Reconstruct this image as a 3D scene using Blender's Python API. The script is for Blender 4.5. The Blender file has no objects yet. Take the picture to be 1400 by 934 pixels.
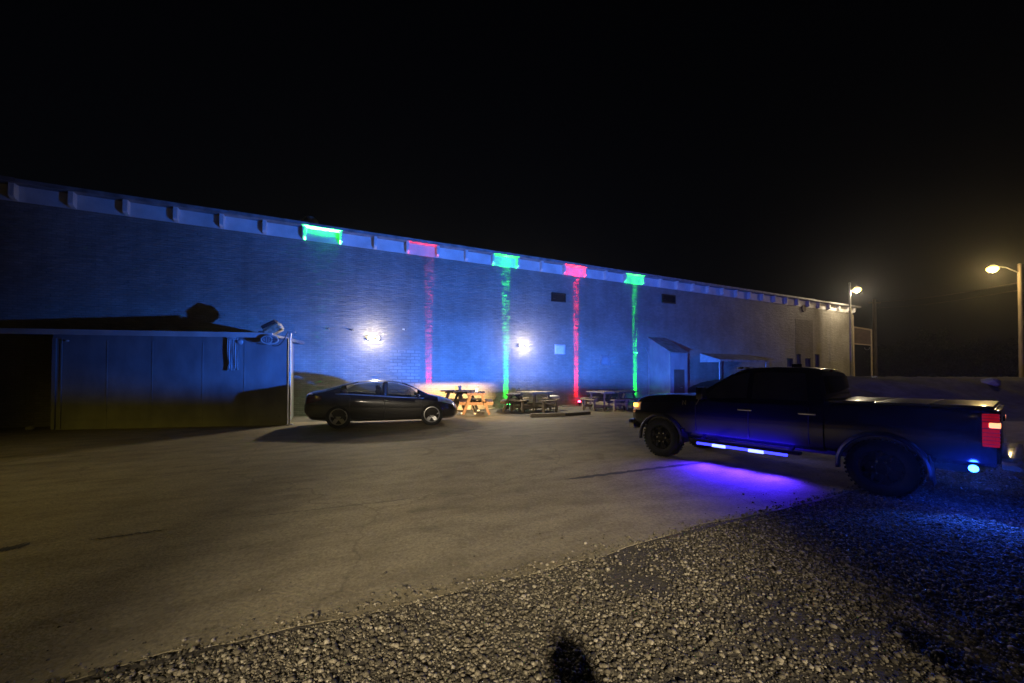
import bpy, bmesh, math, random
import numpy as np
from mathutils import Vector, Matrix, Quaternion

random.seed(7); rng = np.random.default_rng(7)
S = bpy.context.scene; COL = S.collection
R = math.radians

# ------------------------------------------------------------------ camera
FPX, CAMH, PITCH, SHIFTPX = 530.0, 1.7, R(1.0), 38.0
cam = bpy.data.cameras.new('camera'); co = bpy.data.objects.new('camera', cam); COL.objects.link(co)
co.location = (0, 0, CAMH); co.rotation_euler = (R(90) + PITCH, 0, 0)
cam.sensor_width = 36; cam.lens = 36 * FPX / 1400; cam.shift_y = SHIFTPX / 1400
cam.clip_start = 0.05; cam.clip_end = 1000
S.camera = co

def ray(px, py):
    u = (px - 700) / FPX; v = -(py - 467 - SHIFTPX) / FPX
    c, s = math.cos(PITCH), math.sin(PITCH)
    return Vector((u, c - v * s, s + v * c))
def G(px, py, z=0.0):
    d = ray(px, py); t = (z - CAMH) / d.z
    return Vector((0, 0, CAMH)) + d * t
ANG = math.atan2(FPX, 1105)
A = Vector((math.cos(ANG), math.sin(ANG), 0)); N = Vector((A.y, -A.x, 0))
DW = -N.dot(G(677, 558.8)); FOOT = -N * DW
def wl(s, d=0.0, z=0.0): return FOOT + A * s + N * d + Vector((0, 0, z))
def W(px, py, d=0.0):
    r = ray(px, py); o = Vector((0, 0, CAMH)); t = (d - N.dot(o - FOOT)) / N.dot(r); P = o + r * t
    return A.dot(P - FOOT), P.z
def frame(P): return A.dot(P - FOOT), N.dot(P - FOOT)

# ------------------------------------------------------------------ materials
def nd(nt, t, **kw):
    n = nt.nodes.new(t)
    for k, v in kw.items(): setattr(n, k, v)
    return n
def L(nt, a, b): nt.links.new(a, b)
def ramp(nt, stops):
    r = nd(nt, 'ShaderNodeValToRGB'); e = r.color_ramp.elements
    while len(e) < len(stops): e.new(0.5)
    for i, (p, c) in enumerate(stops): e[i].position = p; e[i].color = (*c, 1)
    return r
def mat(name, c0, c1=None, scale=6.0, rough=0.6, metal=0.0, bump=0.0, bscale=None, coat=0.0, spec=0.5,
        stretch=(1, 1, 1), rvar=0.1, emit=None, estr=0.0, detail=6, trans=0.0):
    m = bpy.data.materials.new(name); m.use_nodes = True; nt = m.node_tree; b = nt.nodes['Principled BSDF']
    c1 = c1 or tuple(x * 0.75 for x in c0)
    tc = nd(nt, 'ShaderNodeTexCoord'); mp = nd(nt, 'ShaderNodeMapping'); mp.inputs['Scale'].default_value = stretch
    L(nt, tc.outputs['Object'], mp.inputs['Vector'])
    no = nd(nt, 'ShaderNodeTexNoise'); no.inputs['Scale'].default_value = scale; no.inputs['Detail'].default_value = detail
    L(nt, mp.outputs[0], no.inputs['Vector'])
    rp = ramp(nt, [(0.35, c1), (0.65, c0)]); L(nt, no.outputs['Fac'], rp.inputs[0])
    L(nt, rp.outputs[0], b.inputs['Base Color'])
    mr = nd(nt, 'ShaderNodeMapRange'); mr.inputs[3].default_value = max(0.02, rough - rvar); mr.inputs[4].default_value = min(1, rough + rvar)
    L(nt, no.outputs['Fac'], mr.inputs[0]); L(nt, mr.outputs[0], b.inputs['Roughness'])
    b.inputs['Metallic'].default_value = metal; b.inputs['Coat Weight'].default_value = coat
    b.inputs['Coat Roughness'].default_value = 0.06; b.inputs['Specular IOR Level'].default_value = spec
    if trans: b.inputs['Transmission Weight'].default_value = trans
    if bump:
        n2 = nd(nt, 'ShaderNodeTexNoise'); n2.inputs['Scale'].default_value = bscale or scale * 6; n2.inputs['Detail'].default_value = 5
        L(nt, mp.outputs[0], n2.inputs['Vector'])
        bp = nd(nt, 'ShaderNodeBump'); bp.inputs['Strength'].default_value = bump; bp.inputs['Distance'].default_value = 0.02
        L(nt, n2.outputs['Fac'], bp.inputs['Height']); L(nt, bp.outputs[0], b.inputs['Normal'])
    if emit:
        b.inputs['Emission Color'].default_value = (*emit, 1); b.inputs['Emission Strength'].default_value = estr
    return m

def brick_mat(name, c1, c2, mortar, bw=0.22, bh=0.085, ms=0.010, streaks=True, bump=0.8):
    m = bpy.data.materials.new(name); m.use_nodes = True; nt = m.node_tree; b = nt.nodes['Principled BSDF']
    tc = nd(nt, 'ShaderNodeTexCoord'); sp = nd(nt, 'ShaderNodeSeparateXYZ'); L(nt, tc.outputs['Object'], sp.inputs[0])
    sm = nd(nt, 'ShaderNodeMath', operation='ADD'); L(nt, sp.outputs[0], sm.inputs[0]); L(nt, sp.outputs[1], sm.inputs[1])
    cb = nd(nt, 'ShaderNodeCombineXYZ'); L(nt, sm.outputs[0], cb.inputs[0]); L(nt, sp.outputs[2], cb.inputs[1])
    # slightly wobbly courses
    wn = nd(nt, 'ShaderNodeTexNoise'); wn.inputs['Scale'].default_value = 1.7; L(nt, cb.outputs[0], wn.inputs['Vector'])
    ws = nd(nt, 'ShaderNodeVectorMath', operation='SCALE'); ws.inputs['Scale'].default_value = 0.022; L(nt, wn.outputs['Color'], ws.inputs[0])
    wa = nd(nt, 'ShaderNodeVectorMath', operation='ADD'); L(nt, cb.outputs[0], wa.inputs[0]); L(nt, ws.outputs[0], wa.inputs[1])
    br = nd(nt, 'ShaderNodeTexBrick'); L(nt, wa.outputs[0], br.inputs['Vector'])
    br.inputs['Scale'].default_value = 1; br.inputs['Brick Width'].default_value = bw; br.inputs['Row Height'].default_value = bh
    br.inputs['Mortar Size'].default_value = ms; br.inputs['Mortar Smooth'].default_value = 0.35
    br.inputs['Color1'].default_value = (*c1, 1); br.inputs['Color2'].default_value = (*c2, 1); br.inputs['Mortar'].default_value = (*mortar, 1)
    n1 = nd(nt, 'ShaderNodeTexNoise'); n1.inputs['Scale'].default_value = 0.45; n1.inputs['Detail'].default_value = 8; n1.inputs['Roughness'].default_value = 0.65
    L(nt, tc.outputs['Object'], n1.inputs['Vector'])
    r1 = ramp(nt, [(0.3, (0.62, 0.60, 0.57)), (0.62, (1, 1, 1))]); L(nt, n1.outputs['Fac'], r1.inputs[0])
    mx = nd(nt, 'ShaderNodeMix', data_type='RGBA', blend_type='MULTIPLY'); mx.inputs['Factor'].default_value = 1.0
    L(nt, br.outputs['Color'], mx.inputs[6]); L(nt, r1.outputs[0], mx.inputs[7]); last = mx.outputs[2]
    if streaks:
        ms_ = nd(nt, 'ShaderNodeMapping'); ms_.inputs['Scale'].default_value = (2.2, 2.2, 0.16); L(nt, tc.outputs['Object'], ms_.inputs['Vector'])
        n3 = nd(nt, 'ShaderNodeTexNoise'); n3.inputs['Scale'].default_value = 1.0; n3.inputs['Detail'].default_value = 5; L(nt, ms_.outputs[0], n3.inputs['Vector'])
        r3 = ramp(nt, [(0.38, (0.72, 0.70, 0.66)), (0.52, (1, 1, 1))]); L(nt, n3.outputs['Fac'], r3.inputs[0])
        m3 = nd(nt, 'ShaderNodeMix', data_type='RGBA', blend_type='MULTIPLY'); m3.inputs['Factor'].default_value = 0.30
        L(nt, last, m3.inputs[6]); L(nt, r3.outputs[0], m3.inputs[7]); last = m3.outputs[2]
    L(nt, last, b.inputs['Base Color']); b.inputs['Roughness'].default_value = 0.75
    # relief: mortar joints + uneven brick faces
    mp = nd(nt, 'ShaderNodeMapping'); mp.inputs['Scale'].default_value = (1.3, 1.3, 4.2); L(nt, tc.outputs['Object'], mp.inputs['Vector'])
    n2 = nd(nt, 'ShaderNodeTexNoise'); n2.inputs['Scale'].default_value = 1.7; n2.inputs['Detail'].default_value = 4; L(nt, mp.outputs[0], n2.inputs['Vector'])
    inv = nd(nt, 'ShaderNodeMath', operation='MULTIPLY'); inv.inputs[1].default_value = -0.6; L(nt, br.outputs['Fac'], inv.inputs[0])
    ad = nd(nt, 'ShaderNodeMath', operation='MULTIPLY_ADD'); ad.inputs[1].default_value = 4.5
    L(nt, n2.outputs['Fac'], ad.inputs[0]); L(nt, inv.outputs[0], ad.inputs[2])
    bp = nd(nt, 'ShaderNodeBump'); bp.inputs['Strength'].default_value = bump; bp.inputs['Distance'].default_value = 0.014
    L(nt, ad.outputs[0], bp.inputs['Height']); L(nt, bp.outputs[0], b.inputs['Normal'])
    return m

def ground_mat(name, base, dark, light, big=0.35, mid=2.2, rough=0.85, bump=0.5, streak=None, aggregate=0.35, crack=0.0):
    m = bpy.data.materials.new(name); m.use_nodes = True; nt = m.node_tree; b = nt.nodes['Principled BSDF']
    tc = nd(nt, 'ShaderNodeTexCoord')
    n1 = nd(nt, 'ShaderNodeTexNoise'); n1.inputs['Scale'].default_value = big; n1.inputs['Detail'].default_value = 9; n1.inputs['Roughness'].default_value = 0.6
    n1.inputs['Distortion'].default_value = 0.6
    mp = nd(nt, 'ShaderNodeMapping'); mp.inputs['Scale'].default_value = streak or (1, 1, 1)
    L(nt, tc.outputs['Object'], mp.inputs['Vector']); L(nt, mp.outputs[0], n1.inputs['Vector'])
    rp = ramp(nt, [(0.28, dark), (0.5, base), (0.74, light)]); L(nt, n1.outputs['Fac'], rp.inputs[0])
    n2 = nd(nt, 'ShaderNodeTexNoise'); n2.inputs['Scale'].default_value = mid; n2.inputs['Detail'].default_value = 8; L(nt, mp.outputs[0], n2.inputs['Vector'])
    r2 = ramp(nt, [(0.3, (0.72, 0.70, 0.67)), (0.55, (1, 1, 1)), (0.78, (1.18, 1.16, 1.12))]); L(nt, n2.outputs['Fac'], r2.inputs[0])
    mx = nd(nt, 'ShaderNodeMix', data_type='RGBA', blend_type='MULTIPLY'); mx.inputs['Factor'].default_value = 1
    L(nt, rp.outputs[0], mx.inputs[6]); L(nt, r2.outputs[0], mx.inputs[7])
    vo = nd(nt, 'ShaderNodeTexVoronoi'); vo.inputs['Scale'].default_value = 55; L(nt, tc.outputs['Object'], vo.inputs['Vector'])
    hs = nd(nt, 'ShaderNodeRGBToBW'); L(nt, vo.outputs['Color'], hs.inputs[0])
    r4 = ramp(nt, [(0.0, (0.55, 0.55, 0.55)), (1, (1.4, 1.4, 1.4))]); L(nt, hs.outputs[0], r4.inputs[0])
    m4 = nd(nt, 'ShaderNodeMix', data_type='RGBA', blend_type='MULTIPLY'); m4.inputs['Factor'].default_value = aggregate
    L(nt, mx.outputs[2], m4.inputs[6]); L(nt, r4.outputs[0], m4.inputs[7]); last = m4.outputs[2]
    if crack:
        vc = nd(nt, 'ShaderNodeTexVoronoi', feature='DISTANCE_TO_EDGE'); vc.inputs['Scale'].default_value = 0.16
        dn = nd(nt, 'ShaderNodeTexNoise'); dn.inputs['Scale'].default_value = 1.2; dn.inputs['Detail'].default_value = 6; L(nt, tc.outputs['Object'], dn.inputs['Vector'])
        ds = nd(nt, 'ShaderNodeVectorMath', operation='SCALE'); ds.inputs['Scale'].default_value = 1.2; L(nt, dn.outputs['Color'], ds.inputs[0])
        da = nd(nt, 'ShaderNodeVectorMath', operation='ADD'); L(nt, tc.outputs['Object'], da.inputs[0]); L(nt, ds.outputs[0], da.inputs[1]); L(nt, da.outputs[0], vc.inputs['Vector'])
        rc = ramp(nt, [(0.0, (0.35, 0.33, 0.3)), (0.0045, (1, 1, 1))]); L(nt, vc.outputs['Distance'], rc.inputs[0])
        m5 = nd(nt, 'ShaderNodeMix', data_type='RGBA', blend_type='MULTIPLY'); m5.inputs['Factor'].default_value = crack
        L(nt, last, m5.inputs[6]); L(nt, rc.outputs[0], m5.inputs[7]); last = m5.outputs[2]
        ns = nd(nt, 'ShaderNodeTexNoise'); ns.inputs['Scale'].default_value = 0.9; ns.inputs['Detail'].default_value = 4; ns.inputs['Distortion'].default_value = 1.5; L(nt, tc.outputs['Object'], ns.inputs['Vector'])
        rs = ramp(nt, [(0.60, (1, 1, 1)), (0.70, (0.66, 0.64, 0.61))]); L(nt, ns.outputs['Fac'], rs.inputs[0])
        m6 = nd(nt, 'ShaderNodeMix', data_type='RGBA', blend_type='MULTIPLY'); m6.inputs['Factor'].default_value = 0.8
        L(nt, last, m6.inputs[6]); L(nt, rs.outputs[0], m6.inputs[7]); last = m6.outputs[2]
        nf = nd(nt, 'ShaderNodeTexNoise'); nf.inputs['Scale'].default_value = 22; nf.inputs['Detail'].default_value = 4; L(nt, tc.outputs['Object'], nf.inputs['Vector'])
        rf = ramp(nt, [(0.30, (0.74, 0.73, 0.72)), (0.5, (1, 1, 1)), (0.72, (1.22, 1.2, 1.18))]); L(nt, nf.outputs['Fac'], rf.inputs[0])
        m7 = nd(nt, 'ShaderNodeMix', data_type='RGBA', blend_type='MULTIPLY'); m7.inputs['Factor'].default_value = 0.8
        L(nt, last, m7.inputs[6]); L(nt, rf.outputs[0], m7.inputs[7]); last = m7.outputs[2]
    L(nt, last, b.inputs['Base Color']); b.inputs['Roughness'].default_value = rough
    n3 = nd(nt, 'ShaderNodeTexNoise'); n3.inputs['Scale'].default_value = 38; n3.inputs['Detail'].default_value = 5; L(nt, tc.outputs['Object'], n3.inputs['Vector'])
    ad = nd(nt, 'ShaderNodeMath', operation='ADD'); L(nt, n3.outputs['Fac'], ad.inputs[0]); L(nt, n2.outputs['Fac'], ad.inputs[1])
    bp = nd(nt, 'ShaderNodeBump'); bp.inputs['Strength'].default_value = bump; bp.inputs['Distance'].default_value = 0.02
    L(nt, ad.outputs[0], bp.inputs['Height']); L(nt, bp.outputs[0], b.inputs['Normal'])
    return m

def stone_mat(name):
    m = bpy.data.materials.new(name); m.use_nodes = True; nt = m.node_tree; b = nt.nodes['Principled BSDF']
    g = nd(nt, 'ShaderNodeNewGeometry')
    rp = ramp(nt, [(0.0, (0.06, 0.052, 0.036)), (0.45, (0.14, 0.118, 0.078)), (0.8, (0.26, 0.222, 0.15)), (1.0, (0.42, 0.37, 0.27))])
    L(nt, g.outputs['Random Per Island'], rp.inputs[0])
    tc = nd(nt, 'ShaderNodeTexCoord'); no = nd(nt, 'ShaderNodeTexNoise'); no.inputs['Scale'].default_value = 90; L(nt, tc.outputs['Object'], no.inputs['Vector'])
    r2 = ramp(nt, [(0.3, (0.7, 0.7, 0.7)), (0.7, (1.1, 1.1, 1.1))]); L(nt, no.outputs['Fac'], r2.inputs[0])
    mx = nd(nt, 'ShaderNodeMix', data_type='RGBA', blend_type='MULTIPLY'); mx.inputs['Factor'].default_value = 1
    L(nt, rp.outputs[0], mx.inputs[6]); L(nt, r2.outputs[0], mx.inputs[7]); L(nt, mx.outputs[2], b.inputs['Base Color'])
    b.inputs['Roughness'].default_value = 0.9
    return m

M = {}
M['brick'] = brick_mat('painted_brick', (0.37, 0.35, 0.31), (0.30, 0.285, 0.255), (0.26, 0.25, 0.22))
M['block'] = brick_mat('block_infill', (0.42, 0.40, 0.36), (0.33, 0.315, 0.28), (0.22, 0.21, 0.19), 0.40, 0.155, 0.02, False, 0.9)
M['darkbrick'] = brick_mat('darker_brick_infill', (0.20, 0.175, 0.16), (0.16, 0.145, 0.13), (0.15, 0.14, 0.13))
M['fascia'] = mat('weathered_white_board', (0.78, 0.77, 0.75), (0.60, 0.59, 0.57), 1.6, 0.7, bump=0.25, bscale=12)
M['roofedge'] = mat('roof_edge_metal', (0.34, 0.33, 0.33), (0.16, 0.155, 0.15), 2.6, 0.6, bump=0.35, bscale=20)
M['shedwall'] = mat('painted_plywood', (0.30, 0.30, 0.31), (0.21, 0.21, 0.22), 2.0, 0.75, bump=0.2, bscale=18, stretch=(1, 1, 0.5))
M['shedroof'] = mat('shed_roof_felt', (0.22, 0.22, 0.23), (0.14, 0.14, 0.14), 3, 0.8, bump=0.3)
M['galv'] = mat('galvanised_steel', (0.50, 0.50, 0.50), (0.36, 0.36, 0.36), 9, 0.45, metal=0.6)
M['darkmetal'] = mat('dark_metal', (0.05, 0.05, 0.05), (0.03, 0.03, 0.03), 9, 0.5, metal=0.5)
M['blackplastic'] = mat('black_plastic', (0.012, 0.012, 0.014), (0.008, 0.008, 0.009), 12, 0.5)
M['white'] = mat('white_paint', (0.72, 0.72, 0.70), (0.55, 0.55, 0.53), 5, 0.6, bump=0.1)
M['vinyl'] = mat('pale_vinyl', (0.55, 0.56, 0.58), (0.36, 0.37, 0.40), 4, 0.5, stretch=(6, 6, 0.6))
M['paper'] = mat('white_notice_sheet', (0.75, 0.75, 0.75), (0.66, 0.66, 0.66), 9, 0.7)
M['wood'] = mat('weathered_wood', (0.42, 0.345, 0.24), (0.28, 0.23, 0.16), 5, 0.75, bump=0.3, bscale=30, stretch=(1, 6, 6))
M['orange_wood'] = mat('stained_orange_wood', (0.085, 0.036, 0.018), (0.06, 0.025, 0.012), 5, 0.65, bump=0.3, bscale=30, stretch=(1, 6, 6))
M['dark_wood'] = mat('dark_damp_wood', (0.085, 0.07, 0.06), (0.05, 0.042, 0.036), 5, 0.75, bump=0.3, bscale=30, stretch=(1, 6, 6))
M['pole_wood'] = mat('utility_pole_wood', (0.25, 0.20, 0.14), (0.14, 0.11, 0.08), 3, 0.85, bump=0.4, bscale=25, stretch=(6, 6, 0.5))
M['pad'] = ground_mat('dusty_concrete', (0.265, 0.225, 0.140), (0.195, 0.160, 0.095), (0.325, 0.28, 0.185), 0.30, 2.6, 0.82, 0.45, (0.6, 1.3, 1), 0.5, 0.45)
M['dirt'] = ground_mat('packed_dirt', (0.075, 0.064, 0.050), (0.045, 0.038, 0.030), (0.12, 0.105, 0.085), 0.5, 3.0, 0.95, 0.9, None, 0.6)
M['berm'] = ground_mat('rough_bank', (0.10, 0.092, 0.085), (0.05, 0.046, 0.042), (0.17, 0.16, 0.15), 0.6, 3.5, 0.95, 1.0, None, 0.7)
M['strip'] = ground_mat('dirty_yard_strip', (0.16, 0.15, 0.115), (0.09, 0.085, 0.06), (0.24, 0.22, 0.17), 0.7, 4.0, 0.95, 0.6, None, 0.4)
M['tar'] = mat('tar_joint', (0.03, 0.027, 0.024), (0.055, 0.048, 0.04), 7, 0.8, bump=0.3)
M['stone'] = stone_mat('gravel_stone')
M['rock'] = mat('pale_rock', (0.40, 0.38, 0.34), (0.28, 0.26, 0.23), 6, 0.9, bump=0.6)
M['tyre'] = mat('tyre_rubber', (0.009, 0.009, 0.010), (0.014, 0.0135, 0.013), 9, 0.8, bump=0.15)
M['alloy'] = mat('silver_alloy', (0.55, 0.54, 0.53), (0.42, 0.41, 0.40), 9, 0.32, metal=0.75)
M['blackalloy'] = mat('black_alloy', (0.03, 0.03, 0.032), (0.022, 0.022, 0.024), 9, 0.28, metal=0.5)
M['chrome'] = mat('chrome', (0.8, 0.8, 0.8), (0.72, 0.72, 0.72), 9, 0.12, metal=1.0, rvar=0.04)
M['sedanpaint'] = mat('dark_maroon_grey_paint', (0.020, 0.015, 0.016), (0.016, 0.012, 0.013), 3, 0.24, coat=1.0, rvar=0.04)
M['truckpaint'] = mat('black_truck_paint', (0.0045, 0.0045, 0.012), (0.0035, 0.0035, 0.009), 3, 0.16, coat=1.0, rvar=0.04)
M['glass'] = mat('tinted_glass', (0.030, 0.031, 0.040), (0.020, 0.021, 0.028), 3, 0.07, spec=0.7, rvar=0.02)
M['sedanglass'] = mat('car_glass', (0.06, 0.065, 0.062), (0.035, 0.037, 0.037), 2.5, 0.08, spec=0.7, rvar=0.02)
m = bpy.data.materials.new('clear_car_glass'); m.use_nodes = True; nt = m.node_tree; b_ = nt.nodes['Principled BSDF']; b_.inputs['Base Color'].default_value = (.03, .033, .032, 1); b_.inputs['Roughness'].default_value = .05
tb = nd(nt, 'ShaderNodeBsdfTransparent'); tb.inputs[0].default_value = (.62, .66, .64, 1); ms = nd(nt, 'ShaderNodeMixShader'); fr = nd(nt, 'ShaderNodeLayerWeight'); fr.inputs['Blend'].default_value = .25
no_ = nd(nt, 'ShaderNodeTexNoise'); no_.inputs['Scale'].default_value = 3; mr_ = nd(nt, 'ShaderNodeMapRange'); mr_.inputs[3].default_value = .12; mr_.inputs[4].default_value = .2; L(nt, no_.outputs['Fac'], mr_.inputs[0])
ad_ = nd(nt, 'ShaderNodeMath', operation='ADD'); L(nt, fr.outputs['Fresnel'], ad_.inputs[0]); L(nt, mr_.outputs[0], ad_.inputs[1])
L(nt, ad_.outputs[0], ms.inputs[0]); L(nt, tb.outputs[0], ms.inputs[1]); L(nt, b_.outputs[0], ms.inputs[2]); L(nt, ms.outputs[0], nt.nodes['Material Output'].inputs[0]); M['sedanglass'] = m
M['headlens'] = mat('headlamp_lens', (0.55, 0.55, 0.52), (0.40, 0.40, 0.38), 8, 0.12, coat=1.0)
M['tail_off'] = mat('red_lens', (0.16, 0.012, 0.012), (0.10, 0.008, 0.008), 8, 0.15, coat=1.0)
M['tail_on'] = mat('lit_red_lens', (0.4, 0.02, 0.02), (0.3, 0.01, 0.01), 8, 0.2, emit=(1.0, 0.012, 0.03), estr=0.22)
M['tail_hot'] = mat('lit_reverse_bulb', (0.8, 0.5, 0.4), None, 8, 0.2, emit=(1.0, 0.30, 0.12), estr=2.5)
M['amber'] = mat('lit_amber_lens', (0.8, 0.4, 0.1), None, 8, 0.2, emit=(1.0, 0.36, 0.04), estr=9)
M['led'] = mat('blue_led_tube', (0.2, 0.2, 0.9), None, 8, 0.3, emit=(0.03, 0.035, 1.0), estr=4)
M['ledhot'] = mat('blue_white_led', (0.6, 0.6, 0.9), None, 8, 0.3, emit=(0.16, 0.20, 1.0), estr=5)
M['bluebulb'] = mat('blue_lamp_lens', (0.2, 0.4, 0.9), None, 8, 0.3, emit=(0.05, 0.30, 1.0), estr=9)
M['bulbwarm'] = mat('warm_lit_lens', (0.9, 0.85, 0.7), None, 8, 0.3, emit=(1.0, 0.82, 0.48), estr=14)
M['sodium'] = mat('sodium_lit_lens', (0.9, 0.8, 0.5), None, 8, 0.3, emit=(1.0, 0.60, 0.13), estr=8)
M['greenled'] = mat('green_lit_lens', (0.2, 0.9, 0.4), None, 8, 0.3, emit=(0.04, 1.0, 0.16), estr=16)
M['redled'] = mat('red_lit_lens', (0.9, 0.2, 0.2), None, 8, 0.3, emit=(1.0, 0.03, 0.09), estr=40)
M['bag'] = mat('cream_crumpled_sack', (0.50, 0.45, 0.34), (0.33, 0.28, 0.20), 9, 0.85, bump=0.8, bscale=14)
M['bark'] = mat('tree_bark', (0.07, 0.055, 0.04), (0.045, 0.035, 0.026), 4, 0.9, bump=0.5)
M['leaf'] = mat('tree_leaves', (0.07, 0.085, 0.04), (0.035, 0.045, 0.02), 1.5, 0.7)
M['scrub'] = mat('scrub_leaves', (0.06, 0.065, 0.035), (0.035, 0.038, 0.02), 1.5, 0.7)
M['cloth_dark'] = mat('dark_clothes', (0.04, 0.04, 0.05), (0.028, 0.028, 0.034), 12, 0.9, bump=0.3)
M['skin'] = mat('skin', (0.38, 0.24, 0.17), (0.33, 0.20, 0.14), 12, 0.55)
M['hair'] = mat('brown_hair', (0.04, 0.028, 0.02), (0.025, 0.018, 0.012), 30, 0.6)
M['rust'] = mat('rusty_brown_metal', (0.11, 0.075, 0.06), (0.07, 0.05, 0.04), 3, 0.8, bump=0.3)
M['signframe'] = mat('tan_painted_steel', (0.42, 0.33, 0.22), (0.30, 0.24, 0.16), 6, 0.6)
M['tonneau'] = mat('tonneau_cover', (0.10, 0.10, 0.10), (0.08, 0.08, 0.08), 6, 0.30, coat=0.4, rvar=0.05)
M['lime'] = mat('pale_conduit', (0.55, 0.56, 0.48), (0.45, 0.46, 0.40), 6, 0.5)

# ------------------------------------------------------------------ mesh helpers
class MB:
    def __init__(s): s.bm = bmesh.new()
    def box(s, c, size, rot=None, bevel=0.0):
        r = bmesh.ops.create_cube(s.bm, size=1.0); vs = r['verts']
        mt = Matrix.Translation(Vector(c)) @ (rot.to_4x4() if rot else Matrix()) @ Matrix.Diagonal((*size, 1))
        bmesh.ops.transform(s.bm, matrix=mt, verts=vs)
        if bevel:
            es = list({e for v in vs for e in v.link_edges})
            bmesh.ops.bevel(s.bm, geom=es, offset=bevel, segments=2, affect='EDGES', profile=0.7)
        return s
    def bar(s, p0, p1, w, h, bevel=0.0):          # rectangular bar, h measured upright
        p0, p1 = Vector(p0), Vector(p1); d = p1 - p0; q = d.to_track_quat('X', 'Z')
        return s.box((p0 + p1) / 2, (d.length, w, h), q.to_matrix(), bevel)
    def cyl(s, p0, p1, r0, r1=None, seg=16):
        p0, p1 = Vector(p0), Vector(p1); d = p1 - p0; r1 = r0 if r1 is None else r1
        mt = Matrix.Translation((p0 + p1) / 2) @ d.to_track_quat('Z', 'Y').to_matrix().to_4x4()
        bmesh.ops.create_cone(s.bm, cap_ends=True, segments=seg, radius1=r0, radius2=r1, depth=d.length, matrix=mt)
        return s
    def tube(s, pts, r, seg=8):
        for a, b in zip(pts, pts[1:]): s.cyl(a, b, r, r, seg)
        return s
    def ico(s, c, r, sub=2, scale=(1, 1, 1), jit=0.0, rot=None):
        q = bmesh.ops.create_icosphere(s.bm, subdivisions=sub, radius=1.0)
        for v in q['verts']:
            if jit: v.co *= 1 + random.uniform(-jit, jit)
        mt = Matrix.Translation(Vector(c)) @ (rot.to_4x4() if rot else Matrix()) @ Matrix.Diagonal((r * scale[0], r * scale[1], r * scale[2], 1))
        bmesh.ops.transform(s.bm, matrix=mt, verts=q['verts']); return s
    def lathe(s, prof, seg=32, mt=None):          # prof: (radius, y) about the y axis
        rings = []
        for r_, y in prof:
            rings.append([s.bm.verts.new((r_ * math.cos(2 * math.pi * k / seg), y, r_ * math.sin(2 * math.pi * k / seg))) for k in range(seg)])
        for a, b in zip(rings, rings[1:]):
            for k in range(seg):
                s.bm.faces.new((a[k], a[(k + 1) % seg], b[(k + 1) % seg], b[k]))
        if mt:
            bmesh.ops.transform(s.bm, matrix=mt, verts=[v for r_ in rings for v in r_])
        return s
    def prism(s, poly, depth_vec):
        d = Vector(depth_vec); a = [s.bm.verts.new(Vector(p)) for p in poly]; b = [s.bm.verts.new(Vector(p) + d) for p in poly]
        n = len(a); s.bm.faces.new(a); s.bm.faces.new(list(reversed(b)))
        for i in range(n): s.bm.faces.new((a[i], a[(i + 1) % n], b[(i + 1) % n], b[i]))
        return s
    def quadgrid(s, rows):
        vs = [[s.bm.verts.new(p) for p in r_] for r_ in rows]
        for a, b in zip(vs, vs[1:]):
            for k in range(len(a) - 1): s.bm.faces.new((a[k], a[k + 1], b[k + 1], b[k]))
        return s
    def build(s, name, m, parent=None, smooth=35, thick=0.0):
        bmesh.ops.recalc_face_normals(s.bm, faces=s.bm.faces)
        me = bpy.data.meshes.new(name); s.bm.to_mesh(me); s.bm.free(); me.materials.append(m)
        if smooth:
            me.polygons.foreach_set('use_smooth', [True] * len(me.polygons)); me.set_sharp_from_angle(angle=R(smooth))
        o = bpy.data.objects.new(name, me); COL.objects.link(o)
        if parent: o.parent = parent
        if thick:
            md = o.modifiers.new('thickness', 'SOLIDIFY'); md.thickness = thick; md.offset = -1
        return o

def tag(o, label=None, cat=None, group=None, kind=None):
    if label: o['label'] = label
    if cat: o['category'] = cat
    if group: o['group'] = group
    if kind: o['kind'] = kind
    return o
def thing(name, label, cat, loc=(0, 0, 0), rz=0.0, group=None, scale=1.0):
    o = bpy.data.objects.new(name, None); COL.objects.link(o); o.location = loc; o.rotation_euler = (0, 0, rz)
    o.scale = (scale,) * 3; o.empty_display_size = 0.2
    return tag(o, label, cat, group)
def copy_tree(o, parent=None):
    c = o.copy(); COL.objects.link(c); c.parent = parent
    for ch in o.children: copy_tree(ch, c)
    return c
def structure(o): o['kind'] = 'structure'; return o

# ------------------------------------------------------------------ light helper: lamp optics as a function of direction
def lamp(name, typ, loc, direction, color, power, parent=None, radius=0.05, cone=120, blend=0.3, shape=None):
    l = bpy.data.lights.new(name, typ); l.color = color; l.energy = power; l.shadow_soft_size = radius
    if typ == 'SPOT': l.spot_size = R(cone); l.spot_blend = blend
    o = bpy.data.objects.new(name, l); COL.objects.link(o); o.location = loc
    if parent: o.parent = parent
    if direction is not None: o.rotation_mode = 'QUATERNION'; o.rotation_quaternion = Vector(direction).to_track_quat('-Z', 'Y')
    if shape:
        l.use_nodes = True; nt = l.node_tree; em = nt.nodes['Emission']
        tc = nd(nt, 'ShaderNodeTexCoord'); sp = nd(nt, 'ShaderNodeSeparateXYZ'); L(nt, tc.outputs['Normal'], sp.inputs[0])
        def ratio(i):
            dv = nd(nt, 'ShaderNodeMath', operation='DIVIDE'); L(nt, sp.outputs[i], dv.inputs[0]); L(nt, sp.outputs[2], dv.inputs[1])
            ng = nd(nt, 'ShaderNodeMath', operation='MULTIPLY'); ng.inputs[1].default_value = -1; L(nt, dv.outputs[0], ng.inputs[0]); return ng.outputs[0]
        out = shape(nt, ratio(0), ratio(1)); L(nt, out, em.inputs['Strength'])
    return o
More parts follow.
